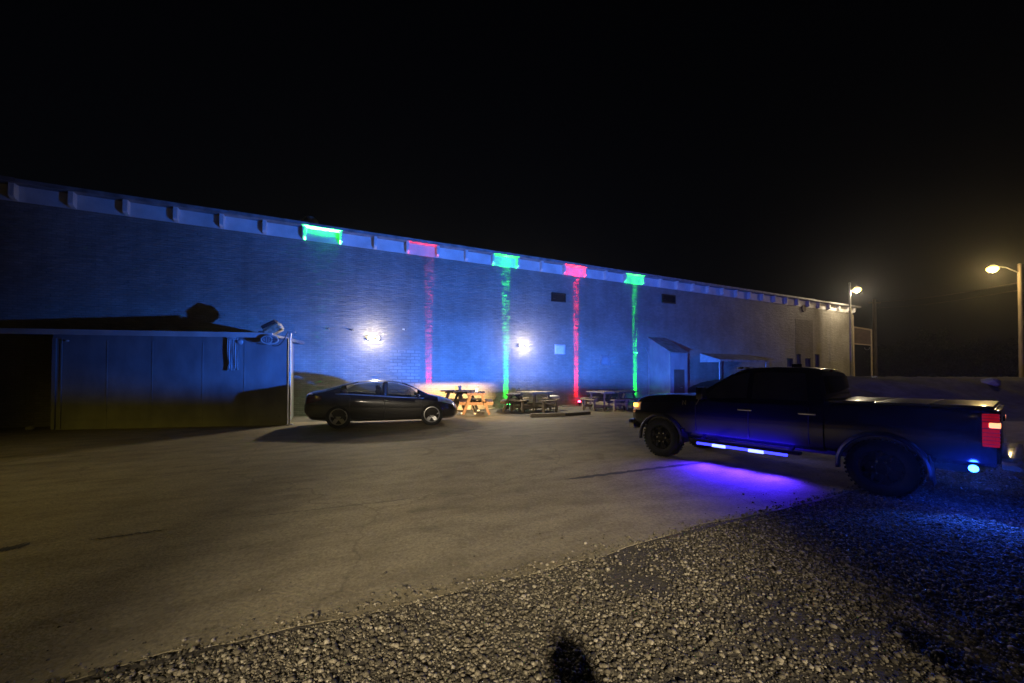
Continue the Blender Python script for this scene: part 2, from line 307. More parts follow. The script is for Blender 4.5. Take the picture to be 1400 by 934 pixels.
def mth(nt, op, a, b=None):
    n = nd(nt, 'ShaderNodeMath', operation=op)
    for i, x in enumerate((a, b)):
        if x is None: continue
        if isinstance(x, (int, float)): n.inputs[i].default_value = x
        else: L(nt, x, n.inputs[i])
    return n.outputs[0]
def sstep(nt, x, e0, e1):
    n = nd(nt, 'ShaderNodeMapRange', interpolation_type='SMOOTHSTEP')
    L(nt, x, n.inputs[0])
    if e0 < e1: n.inputs[1].default_value, n.inputs[2].default_value, n.inputs[3].default_value, n.inputs[4].default_value = e0, e1, 0, 1
    else: n.inputs[1].default_value, n.inputs[2].default_value, n.inputs[3].default_value, n.inputs[4].default_value = e1, e0, 1, 0
    return n.outputs[0]

# ================================================================== GROUND
PAD_D = 15.62
def sheet(name, pts, z, m, thick=0.0):
    b = MB(); vs = [b.bm.verts.new((p.x, p.y, z)) for p in pts]; b.bm.faces.new(vs)
    o = b.build(name, m, smooth=0)
    return o
g = MB(); g.quadgrid([[(x, y, -0.006) for x in (-300, 0, 300)] for y in (-300, 0, 300)])
structure(g.build('ground', M['dirt'], smooth=0))
# concrete pad: a real slab, its front edge slightly ragged
random.seed(3)
edge = []
for k in range(0, 161):
    s = -34 + k * 0.36
    edge.append((s, PAD_D + random.uniform(-0.035, 0.035) + 0.05 * math.sin(s * 1.3) + (0.05 if random.random() < 0.08 else 0)))
b = MB(); base = [(-34, 0.02)] + edge + [(edge[-1][0], 0.02)]
# slab in the wall frame so that the stains run along it
vs = [b.bm.verts.new((s, -d, 0.0)) for s, d in base]; lo = [b.bm.verts.new((s, -d, -0.08)) for s, d in base]
b.bm.faces.new(vs)
for i in range(len(vs)): b.bm.faces.new((vs[i], vs[(i + 1) % len(vs)], lo[(i + 1) % len(vs)], lo[i]))
o = b.build('concrete_pad', M['pad'], smooth=0); o.location = FOOT; o.rotation_euler.z = ANG; structure(o)
# dirty strip along the wall under the tables
b = MB(); rows = []
for k in range(60):
    s = -1.6 + k * 0.36; far = 2.6 + 0.5 * math.sin(s * 0.9) + random.uniform(-0.12, 0.12) + (1.2 if 5 < s < 16 else 0)
    rows.append([(s, -0.03, 0.012), (s, -far * 0.5, 0.010), (s, -far, 0.004)])
b.quadgrid(rows); o = b.build('yard_strip', M['strip'], smooth=0); o.location = FOOT; o.rotation_euler.z = ANG; structure(o)
# tarred joints in the pad, and one painted shadow line
def dark_line(p0, p1, w, jit=0.02):
    s0, d0 = frame(p0); s1, d1 = frame(p1); n = 40; rows = []
    for k in range(n + 1):
        t = k / n; s = s0 + (s1 - s0) * t; d = d0 + (d1 - d0) * t + random.uniform(-jit, jit)
        ww = w * random.uniform(0.55, 1.2) * min(1, 8 * t + 0.1, 8 * (1 - t) + 0.1)
        rows.append([(s, -d - ww / 2, 0.004), (s, -d + ww / 2, 0.004)])
    b = MB(); b.quadgrid(rows); o = b.build('tar_joint', M['tar'], smooth=0); o.location = FOOT; o.rotation_euler.z = ANG; return structure(o)
dark_line(G(772, 656), G(965, 632), 0.13, 0.012)
dark_line(G(1000, 627), G(1090, 646), 0.05)  # shadow line beside the running board, painted on the slab
dark_line(G(570, 681), G(330, 709), 0.018, 0.012)
dark_line(G(230, 724), G(120, 739), 0.03, 0.02)
dark_line(G(40, 745), G(-30, 758), 0.16, 0.02)

# bank beyond the truck
def berm_h(X, Y):
    top = 1.66 - 0.004 * max(0, X - 20)
    t = min(1, max(0, (Y - 14.2 + 0.35 * math.sin(X * 0.7)) / 5.5)); up = t * t * (3 - 2 * t)
    tl = min(1, max(0, (X - 9.6) / 4.5)); lf = tl * tl * (3 - 2 * tl)
    tb = min(1, max(0, (Y - 24) / 10)); dn = 1 - 0.35 * tb
    rr = min(1, max(0, (100 - X) / 15))
    return top * up * lf * dn * rr
b = MB(); rows = []
xs = list(np.arange(9.0, 34, 0.35)) + list(np.arange(34, 101, 2.2)); ys = list(np.arange(13.4, 24, 0.35)) + list(np.arange(24, 75, 3))
for Y in ys:
    row = []
    for X in xs:
        h = berm_h(X, Y); row.append((X, Y, -0.05 + h + (random.uniform(-0.045, 0.045) + 0.05 * math.sin(X * 1.9 + Y * 1.3)) * min(1, h * 2)))
    rows.append(row)
b.quadgrid(rows); structure(b.build('bank', M['berm'], smooth=180))

# ------------------------------------------------------------------ gravel: loose stones in front of the pad edge
def vnoise(x, y, sc, seed):
    r = np.random.default_rng(seed); g_ = r.random((64, 64)); u = x * sc + 20; v = y * sc + 20
    i = np.floor(u).astype(int); j = np.floor(v).astype(int); fu = u - i; fv = v - j
    fu = fu * fu * (3 - 2 * fu); fv = fv * fv * (3 - 2 * fv); i %= 64; j %= 64; i1 = (i + 1) % 64; j1 = (j + 1) % 64
    return (g_[i, j] * (1 - fu) + g_[i1, j] * fu) * (1 - fv) + (g_[i, j1] * (1 - fu) + g_[i1, j1] * fu) * fv
def gravel(n):
    q = bmesh.new(); bmesh.ops.create_icosphere(q, subdivisions=1, radius=1.0)
    q.verts.ensure_lookup_table(); V = np.array([v.co[:] for v in q.verts]); F = np.array([[v.index for v in f.verts] for f in q.faces]); q.free()
    X = rng.uniform(-3.2, 13.5, n * 6); Y = 1.7 + rng.random(n * 6) ** 1.35 * 8.5
    s = A.x * (X - FOOT.x) + A.y * (Y - FOOT.y); d = N.x * (X - FOOT.x) + N.y * (Y - FOOT.y)
    nz = 0.55 * vnoise(X, Y, 0.8, 1) + 0.3 * vnoise(X, Y, 2.1, 2) + 0.15 * vnoise(X, Y, 5, 3)
    edge_bonus = np.exp(-np.maximum(0, d - PAD_D) / 0.5) * 0.25
    nearlane = 1 / (1 + np.exp((Y - 4.9 - 0.28 * (X - 2)) * 2.0))       # fewer stones by the truck: bare dirt, also standing in for its shadow
    p = np.clip((nz + edge_bonus - 0.33) * 5.5, 0.20, 1) * (0.10 + 0.90 * nearlane)
    keep = (d > PAD_D + 0.03) & (np.abs(X) < 1.45 * Y + 0.6) & (rng.random(n * 6) < p)
    # a few strays on the slab
    stray = (d < PAD_D) & (d > PAD_D - 1.0) & (rng.random(n * 6) < 0.6 * np.exp(-(PAD_D - d) / 0.05) + 0.012 * np.exp(-(PAD_D - d) * 3)); keep |= stray
    idx = np.nonzero(keep)[0][:n]; X, Y, d = X[idx], Y[idx], d[idx]; k = len(idx)
    r_ = rng.lognormal(math.log(0.0072), 0.45, k).clip(0.003, 0.022)
    zb = np.where(d > PAD_D, -0.006, 0.0)
    sc = np.stack([rng.uniform(0.8, 1.35, k), rng.uniform(0.7, 1.1, k), rng.uniform(0.45, 0.8, k)], 1) * r_[:, None]
    P = V[None] * (1 + rng.uniform(-0.2, 0.2, (k, len(V), 1))) * sc[:, None, :]
    yaw = rng.uniform(0, 6.283, k); tl = rng.normal(0, 0.35, k); c, s_ = np.cos(tl), np.sin(tl)
    y2 = P[..., 1] * c[:, None] - P[..., 2] * s_[:, None]; z2 = P[..., 1] * s_[:, None] + P[..., 2] * c[:, None]
    c, s_ = np.cos(yaw), np.sin(yaw); x2 = P[..., 0] * c[:, None] - y2 * s_[:, None]; y3 = P[..., 0] * s_[:, None] + y2 * c[:, None]
    P = np.stack([x2 + X[:, None], y3 + Y[:, None], z2 + (zb + r_ * rng.uniform(0.1, 0.75, k))[:, None]], -1).reshape(-1, 3)
    FF = (F[None] + (np.arange(k) * len(V))[:, None, None]).reshape(-1)
    me = bpy.data.meshes.new('gravel'); nv = len(P); nf = len(FF) // 3
    me.vertices.add(nv); me.vertices.foreach_set('co', P.astype(np.float32).ravel())
    me.loops.add(nf * 3); me.loops.foreach_set('vertex_index', FF.astype(np.int32))
    me.polygons.add(nf); me.polygons.foreach_set('loop_start', np.arange(0, nf * 3, 3, dtype=np.int32)); me.polygons.foreach_set('loop_total', np.full(nf, 3, dtype=np.int32))
    me.update(); me.validate(); me.materials.append(M['stone'])
    o = bpy.data.objects.new('gravel', me); COL.objects.link(o)
    tag(o, 'loose grey and tan gravel spread in front of the concrete edge', 'gravel', kind='stuff')
gravel(95000)

# ================================================================== WAREHOUSE
SL, SR, HW, HB, HR = -26.0, 43.9, 7.50, 8.02, 8.14
wh = thing('warehouse', 'long pale brick warehouse wall with white eave band and brackets', 'building', FOOT, ANG)
b = MB(); b.box(((SL + SR) / 2, 12.0, HW / 2 - 0.1), (SR - SL, 24.0, HW + 0.2)); random.seed(17)
for row in range(4, 87):                               # bricks laid a little proud of the face
    z0 = row * 0.085 + 0.0425; off = 0.11 if row % 2 else 0.0
    for col in range(int(-12 / .22), int(27 / .22)):
        if random.random() < 0.17:
            pr = random.uniform(.004, .013); hw_ = .105; cx = col * .22 + off + random.uniform(-.01, .01)
            v = [b.bm.verts.new((cx + sx * hw_, y_, z0 + sz * .036 + random.uniform(-.004, .004))) for y_ in (0.002, -pr) for sx, sz in ((-1, -1), (1, -1), (1, 1), (-1, 1))]
            b.bm.faces.new(v[4:8])
            for q in range(4): b.bm.faces.new((v[q], v[(q + 1) % 4], v[4 + (q + 1) % 4], v[4 + q]))
b.build('brick_wall', M['brick'], wh, smooth=0)
b = MB(); b.box(((SL + SR) / 2, 12.0, (HW + HB) / 2 + 0.001), (SR - SL + 0.04, 24.04, HB - HW)); b.build('eave_band', M['fascia'], wh, smooth=0)
b = MB(); b.box(((SL + SR) / 2 + 0.2, 11.82, HB + 0.05), (SR - SL + 0.9, 24.4, 0.09))
b.build('roof', M['roofedge'], wh, smooth=0)
b = MB()
x = SL - 0.2
while x < SR + 0.6:                                    # edge flashing in lengths that do not quite line up
    l = random.uniform(2.6, 3.2); l = min(l, SR + 0.62 - x)
    b.box((x + l / 2, -0.40 + random.uniform(-0.006, 0.006), HB + 0.055 + random.uniform(-0.014, 0.014)), (l - 0.01, 0.022, 0.13)); x += l
b.build('roof_edge', M['roofedge'], wh, smooth=0)
def br_s(k): return -9.32 + 1.39 * k + 0.0028 * k * k
def bracket_mb():
    b = MB(); w = 0.13
    poly = [(-w / 2, 0.0, 0.01), (-w / 2, -0.17, 0.04), (-w / 2, -0.24, 0.10), (-w / 2, -0.24, HB - HW), (-w / 2, 0.0, HB - HW)]
    b.prism(poly, (w, 0, 0)); return b
bro = None
for k in range(-8, 37):
    s = br_s(k) if k >= 0 else -9.32 + 1.39 * k
    if s > SR - 0.1: s = SR - 0.09
    if bro is None: bro = o = bracket_mb().build('bracket', M['fascia'], wh, smooth=0)
    else: o = bro.copy(); COL.objects.link(o)
    o.location = (s, -0.022, HW + 0.001)
# features in the wall
def wallrect(name, m, x0, y0, x1, y1, depth, thick, parent):
    s0, z1 = W(x0, y0); s1, z0 = W(x1, y1)
    b = MB(); b.box(((s0 + s1) / 2, -depth + thick / 2, (z0 + z1) / 2), (abs(s1 - s0), thick, abs(z1 - z0))); return b.build(name, m, parent, smooth=0)
o = wallrect('blocked_doorway', M['block'], 533, 478, 574, 566, 0.012, 0.03, wh); o['label'] = 'doorway bricked up with larger pale blocks'
o = wallrect('blocked_opening', M['darkbrick'], 1087, 436, 1112, 530, 0.010, 0.03, wh); o['label'] = 'darker bricked-up tall opening'
o = wallrect('ledge_course', M['brick'], 1050, 470, 1163, 478.2, 0.0, 0.02, wh)
bpy.data.objects.remove(o)
for (x0, y0, x1, y1) in ((754, 401, 772, 413), (905, 403, 922, 415)):
    s0, z1 = W(x0, y0); s1, z0 = W(x1, y1)
    b = MB(); w, h = s1 - s0, z1 - z0; cx, cz = (s0 + s1) / 2, (z0 + z1) / 2
    for zz in (z0, z1): b.box((cx, -0.04, zz), (w + 0.08, 0.10, 0.07))
    for xx in (s0, s1): b.box((xx, -0.04, cz), (0.07, 0.098, h - 0.07))
    f = b.build('vent', M['darkmetal'], wh, smooth=0)
    b = MB()
    for k in range(6): b.box((cx, -0.025, z0 + h * (k + 0.5) / 6), (w - 0.08, 0.012, h / 7), Matrix.Rotation(R(35), 3, 'X'))
    b.box((cx, -0.006, cz), (w - 0.075, 0.01, h - 0.075)); b.build('louvre', M['blackplastic'], f, smooth=0)
# soot-dark circular flue mark near the right end
s, z = W(1098, 422); b = MB(); b.cyl((s, 0.05, z), (s, -0.10, z), 0.28, 0.28, 20); b.build('flue_collar', M['rust'], wh)

# roof ventilator
P = wl(*[W(424, 303, -0.6)[0], -0.6], HR + 0.06)
tv = thing('roof_vent', 'round metal turbine vent on the roof edge', 'roof vent', P, ANG)
b = MB(); b.cyl((0, 0, 0), (0, 0, 0.16), 0.22, 0.17, 18); b.build('neck', M['galv'], tv)
b = MB()
for k in range(16):
    a_ = 2 * math.pi * k / 16
    rows = []
    for j in range(7):
        t = j / 6; zz = 0.16 + 0.34 * t; rr = 0.17 + 0.13 * math.sin(math.pi * t); aa = a_ + 0.35 * math.sin(math.pi * t)
        rows.append([(rr * math.cos(aa), rr * math.sin(aa), zz), ((rr + 0.035) * math.cos(aa + 0.3), (rr + 0.035) * math.sin(aa + 0.3), zz)])
    b.quadgrid(rows)
b.build('turbine', M['galv'], tv, thick=0.004)
b = MB(); b.ico((0, 0, 0.50), 0.2, 2, (1, 1, 0.3)); b.build('cap', M['galv'], tv)

# ------------------------------------------------------------------ wall lamps
def wall_lamp(px, py, label, P_):
    s, z = W(px, py); r = thing('wall_lamp', label, 'wall lamp', wl(s, 0, z), ANG, 'lit floodlights on the brick wall')
    b = MB(); b.cyl((0, -0.001, 0.10), (0, -0.05, 0.10), 0.075, 0.075, 16); b.build('mount', M['galv'], r)
    for sgn in (-1, 1):
        b = MB(); b.tube([(0, -0.05, 0.10), (sgn * 0.08, -0.10, 0.06), (sgn * 0.15, -0.14, 0.02)], 0.014); arm = b.build('lamp_arm', M['galv'], r)
        b = MB(); d = Vector((sgn * 0.55, -0.65, -0.5)).normalized(); c = Vector((sgn * 0.15, -0.14, 0.02))
        b.cyl(c - d * 0.03, c + d * 0.09, 0.05, 0.085, 16); h = b.build('lamp_head', M['white'], r)
        b = MB(); b.ico(c + d * 0.085, 0.075, 2, (1, 1, 1)); b.build('lit_lens', M['bulbwarm'], h)
    lamp('wall_lamp_light', 'POINT', (0, -0.62, 0.0), None, (1.0, 0.87, 0.62), P_ * 0.24, r, 0.08)
    lamp('wall_flood_light', 'SPOT', (0, -0.40, -0.02), (0, -1, -0.55), (1.0, 0.85, 0.58), P_ * 2.3, r, 0.10, 165, 0.5)
wall_lamp(510, 462, 'lit twin floodlight on the wall above the parked sedan', 330)
wall_lamp(714, 472, 'lit twin floodlight on the wall above the picnic tables', 330)
# small unlit fixtures
for px, py, lb in ((448, 449, 'small unlit fixture nearest the shed, high on the wall'), (480, 451, 'small dark fixture just left of the lamp above the sedan'),
                   (551, 450, 'small white camera right of the lamp above the sedan'), (868, 482, 'small pale camera beside the right-hand green light streak')):
    s, z = W(px, py); r = thing('wall_fixture', lb, 'wall fixture', wl(s, 0, z), ANG, 'small unlit fixtures on the wall', .62)
    m_ = M['white'] if px > 540 else M['galv']
    b = MB(); b.cyl((0, -0.001, 0), (0, -0.04, 0), 0.06, 0.06, 14); b.tube([(0, -0.04, 0), (0, -0.12, -0.02)], 0.018); b.build('bracket', m_, r)
    b = MB(); b.cyl((-0.03, -0.10, -0.02), (0.12, -0.22, -0.05), 0.055, 0.065, 16); b.build('housing', m_, r)
    b = MB(); b.cyl((0.1205, -0.2205, -0.0501), (0.124, -0.2245, -0.0512), 0.05, 0.05, 16); b.build('lens', M['blackplastic'], r)
# notice sheet and framed box
s0, z1 = W(758, 471); s1, z0 = W(772.5, 484.5)
r = thing('notice_board', 'square white notice sheet fixed to the wall', 'notice', wl((s0 + s1) / 2, 0, (z0 + z1) / 2), ANG)
b = MB(); rows = []
for j in range(5): rows.append([((i / 6 - .5) * (s1 - s0), -0.022 - 0.008 * math.sin(i * 1.7 + j), (j / 4 - .5) * (z1 - z0)) for i in range(7)])
b.quadgrid(rows); b.build('sheet', M['paper'], r, thick=0.006)
for i in (-1, 1):
    b = MB(); b.box((i * (s1 - s0) * .36, -0.006, 0), (0.05, 0.01, (z1 - z0) * 0.96)); b.build('batten', M['wood'], r, smooth=0)
s0, z1 = W(820.5, 486); s1, z0 = W(832.5, 499.5); w, h = s1 - s0, z1 - z0
r = thing('meter_box', 'grey framed box with pale rim low on the wall', 'box', wl((s0 + s1) / 2, 0, (z0 + z1) / 2), ANG)
b = MB(); b.box((0, -0.04, 0), (w - 0.1, 0.08, h - 0.1), bevel=0.008); b.build('panel', M['shedwall'], r)
b = MB()
for i in (-1, 1): b.box((i * (w / 2 - 0.03), -0.05, 0), (0.06, 0.10, h)); b.box((0, -0.05, i * (h / 2 - 0.03)), (w - 0.122, 0.098, 0.06))
b.build('rim', M['galv'], r, smooth=0)
# thin conduit on the wall
s, z = W(886, 470); b = MB(); b.tube([(s, -0.02, 0.2), (s, -0.02, 3.1), (s - 0.25, -0.02, 3.5)], 0.016)
o = b.build('conduit', M['galv'], wh)

# ------------------------------------------------------------------ ground spotlights with narrow uplight beams
def uplight(px, py, color, mname, label, power, width, expo, d=0.30, toponly=False, lean=0.0, bay_off=0.0):
    P = G(px, py); s, dd = frame(P); dd = max(0.28, min(dd, 0.45)) if d is None else d
    s = W(px, py, dd)[0]
    r = thing('ground_spotlight', label, 'spotlight', wl(s, dd, 0.012), ANG, 'coloured uplights along the wall base')
    b = MB(); b.cyl((0, 0, 0), (0, 0, 0.10), 0.012, 0.012, 8); b.cyl((0, 0, 0), (0, 0, 0.012), 0.07, 0.07, 16); b.build('stake', M['blackplastic'], r)
    b = MB(); b.cyl((0, 0, 0.09), (0, 0, 0.20), 0.055, 0.085, 18); h = b.build('lamp_head', M['blackplastic'], r)
    b = MB(); b.cyl((0, 0, 0.202), (0, 0, 0.208), 0.078, 0.078, 18); b.ico((0, 0, 0.215), 0.085, 2, (1, 1, 1.0)); b.build('lit_lens', M[mname], h)
    bs = [br_s(k) for k in range(36)]; sb = s + bay_off; q0 = max(x_ for x_ in bs if x_ <= sb); q1 = min(x_ for x_ in bs if x_ > sb)
    bay_c = ((q0 + q1) / 2 - s) / 7.4; bay_h = (q1 - q0) / 2 / 7.4
    def shp(nt, tr, tu):
        # tr: sideways tangent, tu: tangent towards the wall (beam points up)
        at = mth(nt, 'ABSOLUTE', tu); topm = sstep(nt, at, 0.0415, 0.0395)
        ax = mth(nt, 'SUBTRACT', mth(nt, 'ABSOLUTE', mth(nt, 'SUBTRACT', tr, lean)), mth(nt, 'MULTIPLY', at, 0.42))
        side = sstep(nt, ax, width, width * 0.4)
        bx = mth(nt, 'ABSOLUTE', mth(nt, 'SUBTRACT', tr, bay_c))
        side = mth(nt, 'ADD', side, mth(nt, 'MULTIPLY', sstep(nt, bx, bay_h * 1.08, bay_h * 0.85), mth(nt, 'MULTIPLY', topm, BAY)))
        side = mth(nt, 'MULTIPLY', side, sstep(nt, tu, 0.013, 0.007))
        if toponly: side = mth(nt, 'MULTIPLY', side, topm)
        dep = mth(nt, 'POWER', mth(nt, 'DIVIDE', 1.0, mth(nt, 'MAXIMUM', at, 0.03)), expo)
        return mth(nt, 'MULTIPLY', mth(nt, 'MULTIPLY', side, dep), mth(nt, 'ADD', 1.0, mth(nt, 'MULTIPLY', topm, 0.3)))
    l = lamp('uplight_beam', 'SPOT', (0, 0, 0.36), None, color, power, r, 0.012, 170, 0.05, shp)
    l.rotation_euler = (R(180), 0, 0)
BAY = 0.75
GREEN, RED = (0.015, 1.0, 0.03), (1.0, 0.008, 0.012)
uplight(695, 555, GREEN, 'greenled', 'green uplight behind the left end of the pale bench table', 65, 0.024, 2.0)
uplight(792, 553, RED, 'redled', 'red uplight on the ground between two picnic tables', 85, 0.018, 2.0, bay_off=.45)
uplight(873, 549, GREEN, 'greenled', 'green uplight at the wall hidden behind the truck nose', 85, 0.018, 2.0)
uplight(588, 560, RED, 'redled', 'red uplight at the wall behind the sedan bonnet', 170, 0.022, 1.2, 0.30, bay_off=-.2)
uplight(440, 566, GREEN, 'greenled', 'green uplight at the wall behind the sedan boot', 260, 0.055, 2.4, 0.33, True)

# ------------------------------------------------------------------ vestibule, loading canopy, posts
s0, _ = W(900, 550); zt = W(900, 463)[1]
# outer depth from where the front edge stands in the picture
dv = 1.75
s_o = W(917, 553, dv)[0]; ztf = W(917, 482, dv)[1]; wv = W(940, 520, dv)[0] - s_o
r = thing('entry_porch', 'lean-to entry porch with sloping roof on the warehouse wall', 'porch', wl(s_o, 0, 0), ANG)
b = MB(); b.prism([(0, -0.002, 0), (0, -dv, 0), (0, -dv, ztf), (0, -0.002, zt)], (0.06, 0, 0))
b.build('side_wall', M['shedwall'], r, smooth=0)
b = MB(); b.prism([(wv - 0.06, -0.002, 0), (wv - 0.06, -dv, 0), (wv - 0.06, -dv, ztf), (wv - 0.06, -0.002, zt)], (0.06, 0, 0)); b.build('side_wall', M['shedwall'], r, smooth=0)
b = MB(); b.box((wv / 2, -dv + 0.03, ztf / 2), (wv - 0.124, 0.06, ztf - 0.01)); fr_ = b.build('front_wall', M['shedwall'], r, smooth=0)
b = MB(); b.box((wv / 2, -dv - 0.012, 1.05), (min(0.95, wv * 0.6), 0.03, 2.1), bevel=0.006); dr = b.build('door', M['rust'], r)
b = MB(); b.tube([(0.28, -dv - 0.03, 1.0), (0.28, -dv - 0.08, 1.0), (0.38, -dv - 0.08, 1.0)], 0.012); dr2 = b.build('handle', M['galv'], dr); dr2.location.x = wv / 2 - 0.2
b = MB(); b.prism([(-0.08, 0, zt + 0.005), (-0.08, -dv - 0.12, ztf - 0.05), (-0.08, -dv - 0.12, ztf + 0.0), (-0.08, 0, zt + 0.07)], (wv + 0.16, 0, 0)); b.build('roof', M['roofedge'], r, smooth=0)
b = MB(); b.box((-0.012, -dv / 2, 0.62), (0.02, dv - 0.05, 0.05)); b.box((-0.012, -dv + 0.04, ztf / 2), (0.022, 0.07, ztf - 0.1)); b.box((-0.012, -0.05, zt / 2), (0.022, 0.07, zt - 0.1)); b.build('trim', M['galv'], r, smooth=0)

sc_, zc = W(957, 483.5)
# the canopy's near side runs out from the wall to (1063, 496)
dc = 5.0
for it in range(40):
    ss, zz = W(1063, 496.5, dc)
    if abs(ss - sc_) < 0.03: break
    dc += 0.15 if ss < sc_ else -0.15
    dc = max(1.5, min(9, dc))
    zz_ = zz
dcz = W(1063, 494, dc)[1]; zlow = W(957, 495.5)[1]; wc = 5.2
r = thing('loading_canopy', 'white edged sloping canopy over the loading bay', 'canopy', wl(sc_, 0, 0), ANG)
b = MB(); b.prism([(0, -0.003, zlow), (0, -dc, dcz - 0.16), (0, -dc, dcz), (0, -dc * 0.25, zc - 0.12), (0, -0.003, zc)], (0.05, 0, 0)); b.build('fascia', M['white'], r, smooth=0)
b = MB(); b.prism([(0.052, -0.003, zc - 0.10), (0.052, -dc, dcz - 0.10), (0.052, -dc, dcz + 0.03), (0.052, -0.003, zc + 0.03)], (wc, 0, 0)); b.build('roof', M['roofedge'], r, smooth=0)
for yy in (-dc + 0.12,):
    for xx in (0.12, wc - 0.1):
        b = MB(); b.cyl((xx, yy, -0.03), (xx, yy, zlow - 0.02 if yy > -1 else dcz - 0.12), 0.05, 0.05, 12); b.build('post', M['galv'], r)
# drums under the canopy
def drum(p, label):
    r = thing('steel_drum', label, 'drum', p, 0, 'drums under the loading canopy')
    b = MB(); b.lathe([(0, 0), (0.29, 0), (0.30, 0.02), (0.29, 0.28), (0.305, 0.30), (0.29, 0.32), (0.29, 0.58), (0.305, 0.60), (0.29, 0.62), (0.30, 0.87), (0.28, 0.86), (0, 0.86)], 24, Matrix.Rotation(R(90), 4, 'X'))
    b.build('barrel', M['rust'], r)
    b = MB(); b.cyl((0.14, 0, 0.86), (0.14, 0, 0.885), 0.04, 0.04, 12); b.build('bung', M['galv'], r)
for i, (a_, dd) in enumerate(((1.0, 1.6), (2.0, 1.8))): drum(wl(sc_ + a_, dd, -0.035), ['nearer rusty drum under the canopy', 'farther rusty drum under the canopy'][i])
# four dark timber posts right of the canopy
for i, (px, pt, w_) in enumerate(((1080, 491, 0.16), (1092.5, 485.5, 0.12), (1105, 491, 0.15), (1117.5, 485.5, 0.12))):
    Y = 24.0; P = Vector(((px - 700) / FPX * Y, Y, 0)); zt_ = CAMH + (514.2 - pt) / FPX * Y; zg = berm_h(P.x, P.y) - 0.1
    r = thing('timber_post', ['short dark post nearest the canopy', 'tall thin dark post second from the canopy', 'short dark post third from the canopy', 'tall thin dark post nearest the building corner'][i], 'post', (P.x, P.y, zg), ANG * 0.5, 'dark posts before the brick wall')
    b = MB(); b.box((0, 0, (zt_ - zg) / 2), (w_ * 1.6, w_, zt_ - zg), Matrix.Rotation(R([2, -1, -2, 1][i]), 3, 'Y'), bevel=0.012); b.build('shaft', M['dark_wood'], r)
    b = MB(); b.box((0, 0, zt_ - zg + 0.02), (w_ * 1.75, w_ * 1.15, 0.05), bevel=0.01); b.build('cap', M['darkmetal'], r)

# ================================================================== LEAN-TO SHED on the left
pR, pL = G(393, 581), G(70, 588)
sR, dR = frame(pR); sL_, dL = frame(pL); zr = 3.12
FR, FL = wl(sR, dR), wl(sL_, dL)
fx = (FR - FL); flen = fx.length; fa = math.atan2(fx.y, fx.x)
sh = thing('lean_to_shed', 'low dark lean-to shed against the warehouse wall', 'shed', FL, fa)
inv = Matrix.Rotation(-fa, 3, 'Z')
def loc(P): return inv @ (P - FL)
BR, BL = loc(wl(sR, 0.005)), loc(wl(sL_, 0.005))
b = MB(); b.box((flen / 2, 0.04, (zr - 0.1) / 2), (flen, 0.08, zr - 0.1)); b.build('front_wall', M['shedwall'], sh, smooth=0)
b = MB(); v = BL - Vector((0, 0.082, 0)); b.bar((0.03, 0.085, (zr - .1) / 2), (BL.x + 0.03, BL.y, (zr - .1) / 2), 0.06, zr - 0.1); b.build('side_wall', M['shedwall'], sh, smooth=0)
b = MB(); b.bar((flen - 0.05, 0.085, (zr - .1) / 2), (BR.x - 0.05, BR.y, (zr - .1) / 2), 0.06, zr - 0.1); b.build('side_wall', M['shedwall'], sh, smooth=0)
xr = flen - 0.42
b = MB(); pts = [(-1.35, -0.10, zr), (xr, -0.22, zr), (xr, BR.y - 0.01 + (BL.y - BR.y) * (flen - xr) / flen * 0.0, zr + 0.02), (-1.35, BL.y - 0.5, zr + 0.02)]
def yb(x): return BL.y + (BR.y - BL.y) * (x - BL.x) / (BR.x - BL.x) - 0.012
b.prism([(-1.35, -0.10, zr - 0.1), (xr, -0.22, zr - 0.1), (xr, yb(xr), zr - 0.07), (-1.35, max(yb(-1.35), 0.0), zr - 0.07)], (0, 0, 0.12)); b.build('roof', M['shedroof'], sh, smooth=0)
b = MB(); b.bar((-1.36, -0.125, zr - 0.03), (xr + 0.01, -0.245, zr - 0.03), 0.03, 0.17); b.build('gutter', M['fascia'], sh, smooth=0)
b = MB(); b.box((0.06, -0.022, zr / 2 - 0.1), (0.10, 0.04, zr - 0.25)); b.box((0.24, -0.014, zr / 2 - 0.1), (0.03, 0.024, zr - 0.25)); b.build('corner_trim', M['shedwall'], sh, smooth=0)
b = MB(); b.box((flen / 2 + 0.1, -0.012, 0.30), (flen - 0.7, 0.022, 0.03))
b.build('skirting', M['shedwall'], sh, smooth=0)
for k in range(1, 5):
    b = MB(); b.box((flen * k / 5 + .1 * (k % 2), -0.004, zr / 2 - 0.12), (0.025, 0.012, zr - 0.30)); b.build('panel_joint', M['shedwall'], sh, smooth=0)
b = MB(); b.ico((0.42, -0.06, zr - 0.30), 0.04, 2, (1.4, 1, .8)); b.build('light_fitting', M['white'], sh)
# free steel corner post
r = thing('corner_post', 'thin pale steel post at the corner of the shed', 'post', FR + N * 0.05 + A * 0.06, ANG)
b = MB(); b.cyl((0, 0, 0), (0, 0, 3.28), 0.032, 0.032, 12); b.build('shaft', M['galv'], r)
b = MB(); b.box((0.04, 0, 3.24), (0.22, 0.10, 0.07), bevel=0.008); b.build('bracket', M['galv'], r)
b = MB(); b.box((0, 0, 0.015), (0.22, 0.22, 0.03), bevel=0.006); b.build('base_plate', M['galv'], r)
# helper: point on the shed front plane
def SF(px, py, off=0.0):
    n_ = Vector((fx.y, -fx.x, 0)).normalized(); o_ = Vector((0, 0, CAMH)); rr = ray(px, py)
    t = (off - n_.dot(o_ - FL)) / n_.dot(rr); return loc(o_ + rr * t)
def shed_thing(name, label, cat): return thing(name, label, cat, FL, fa)
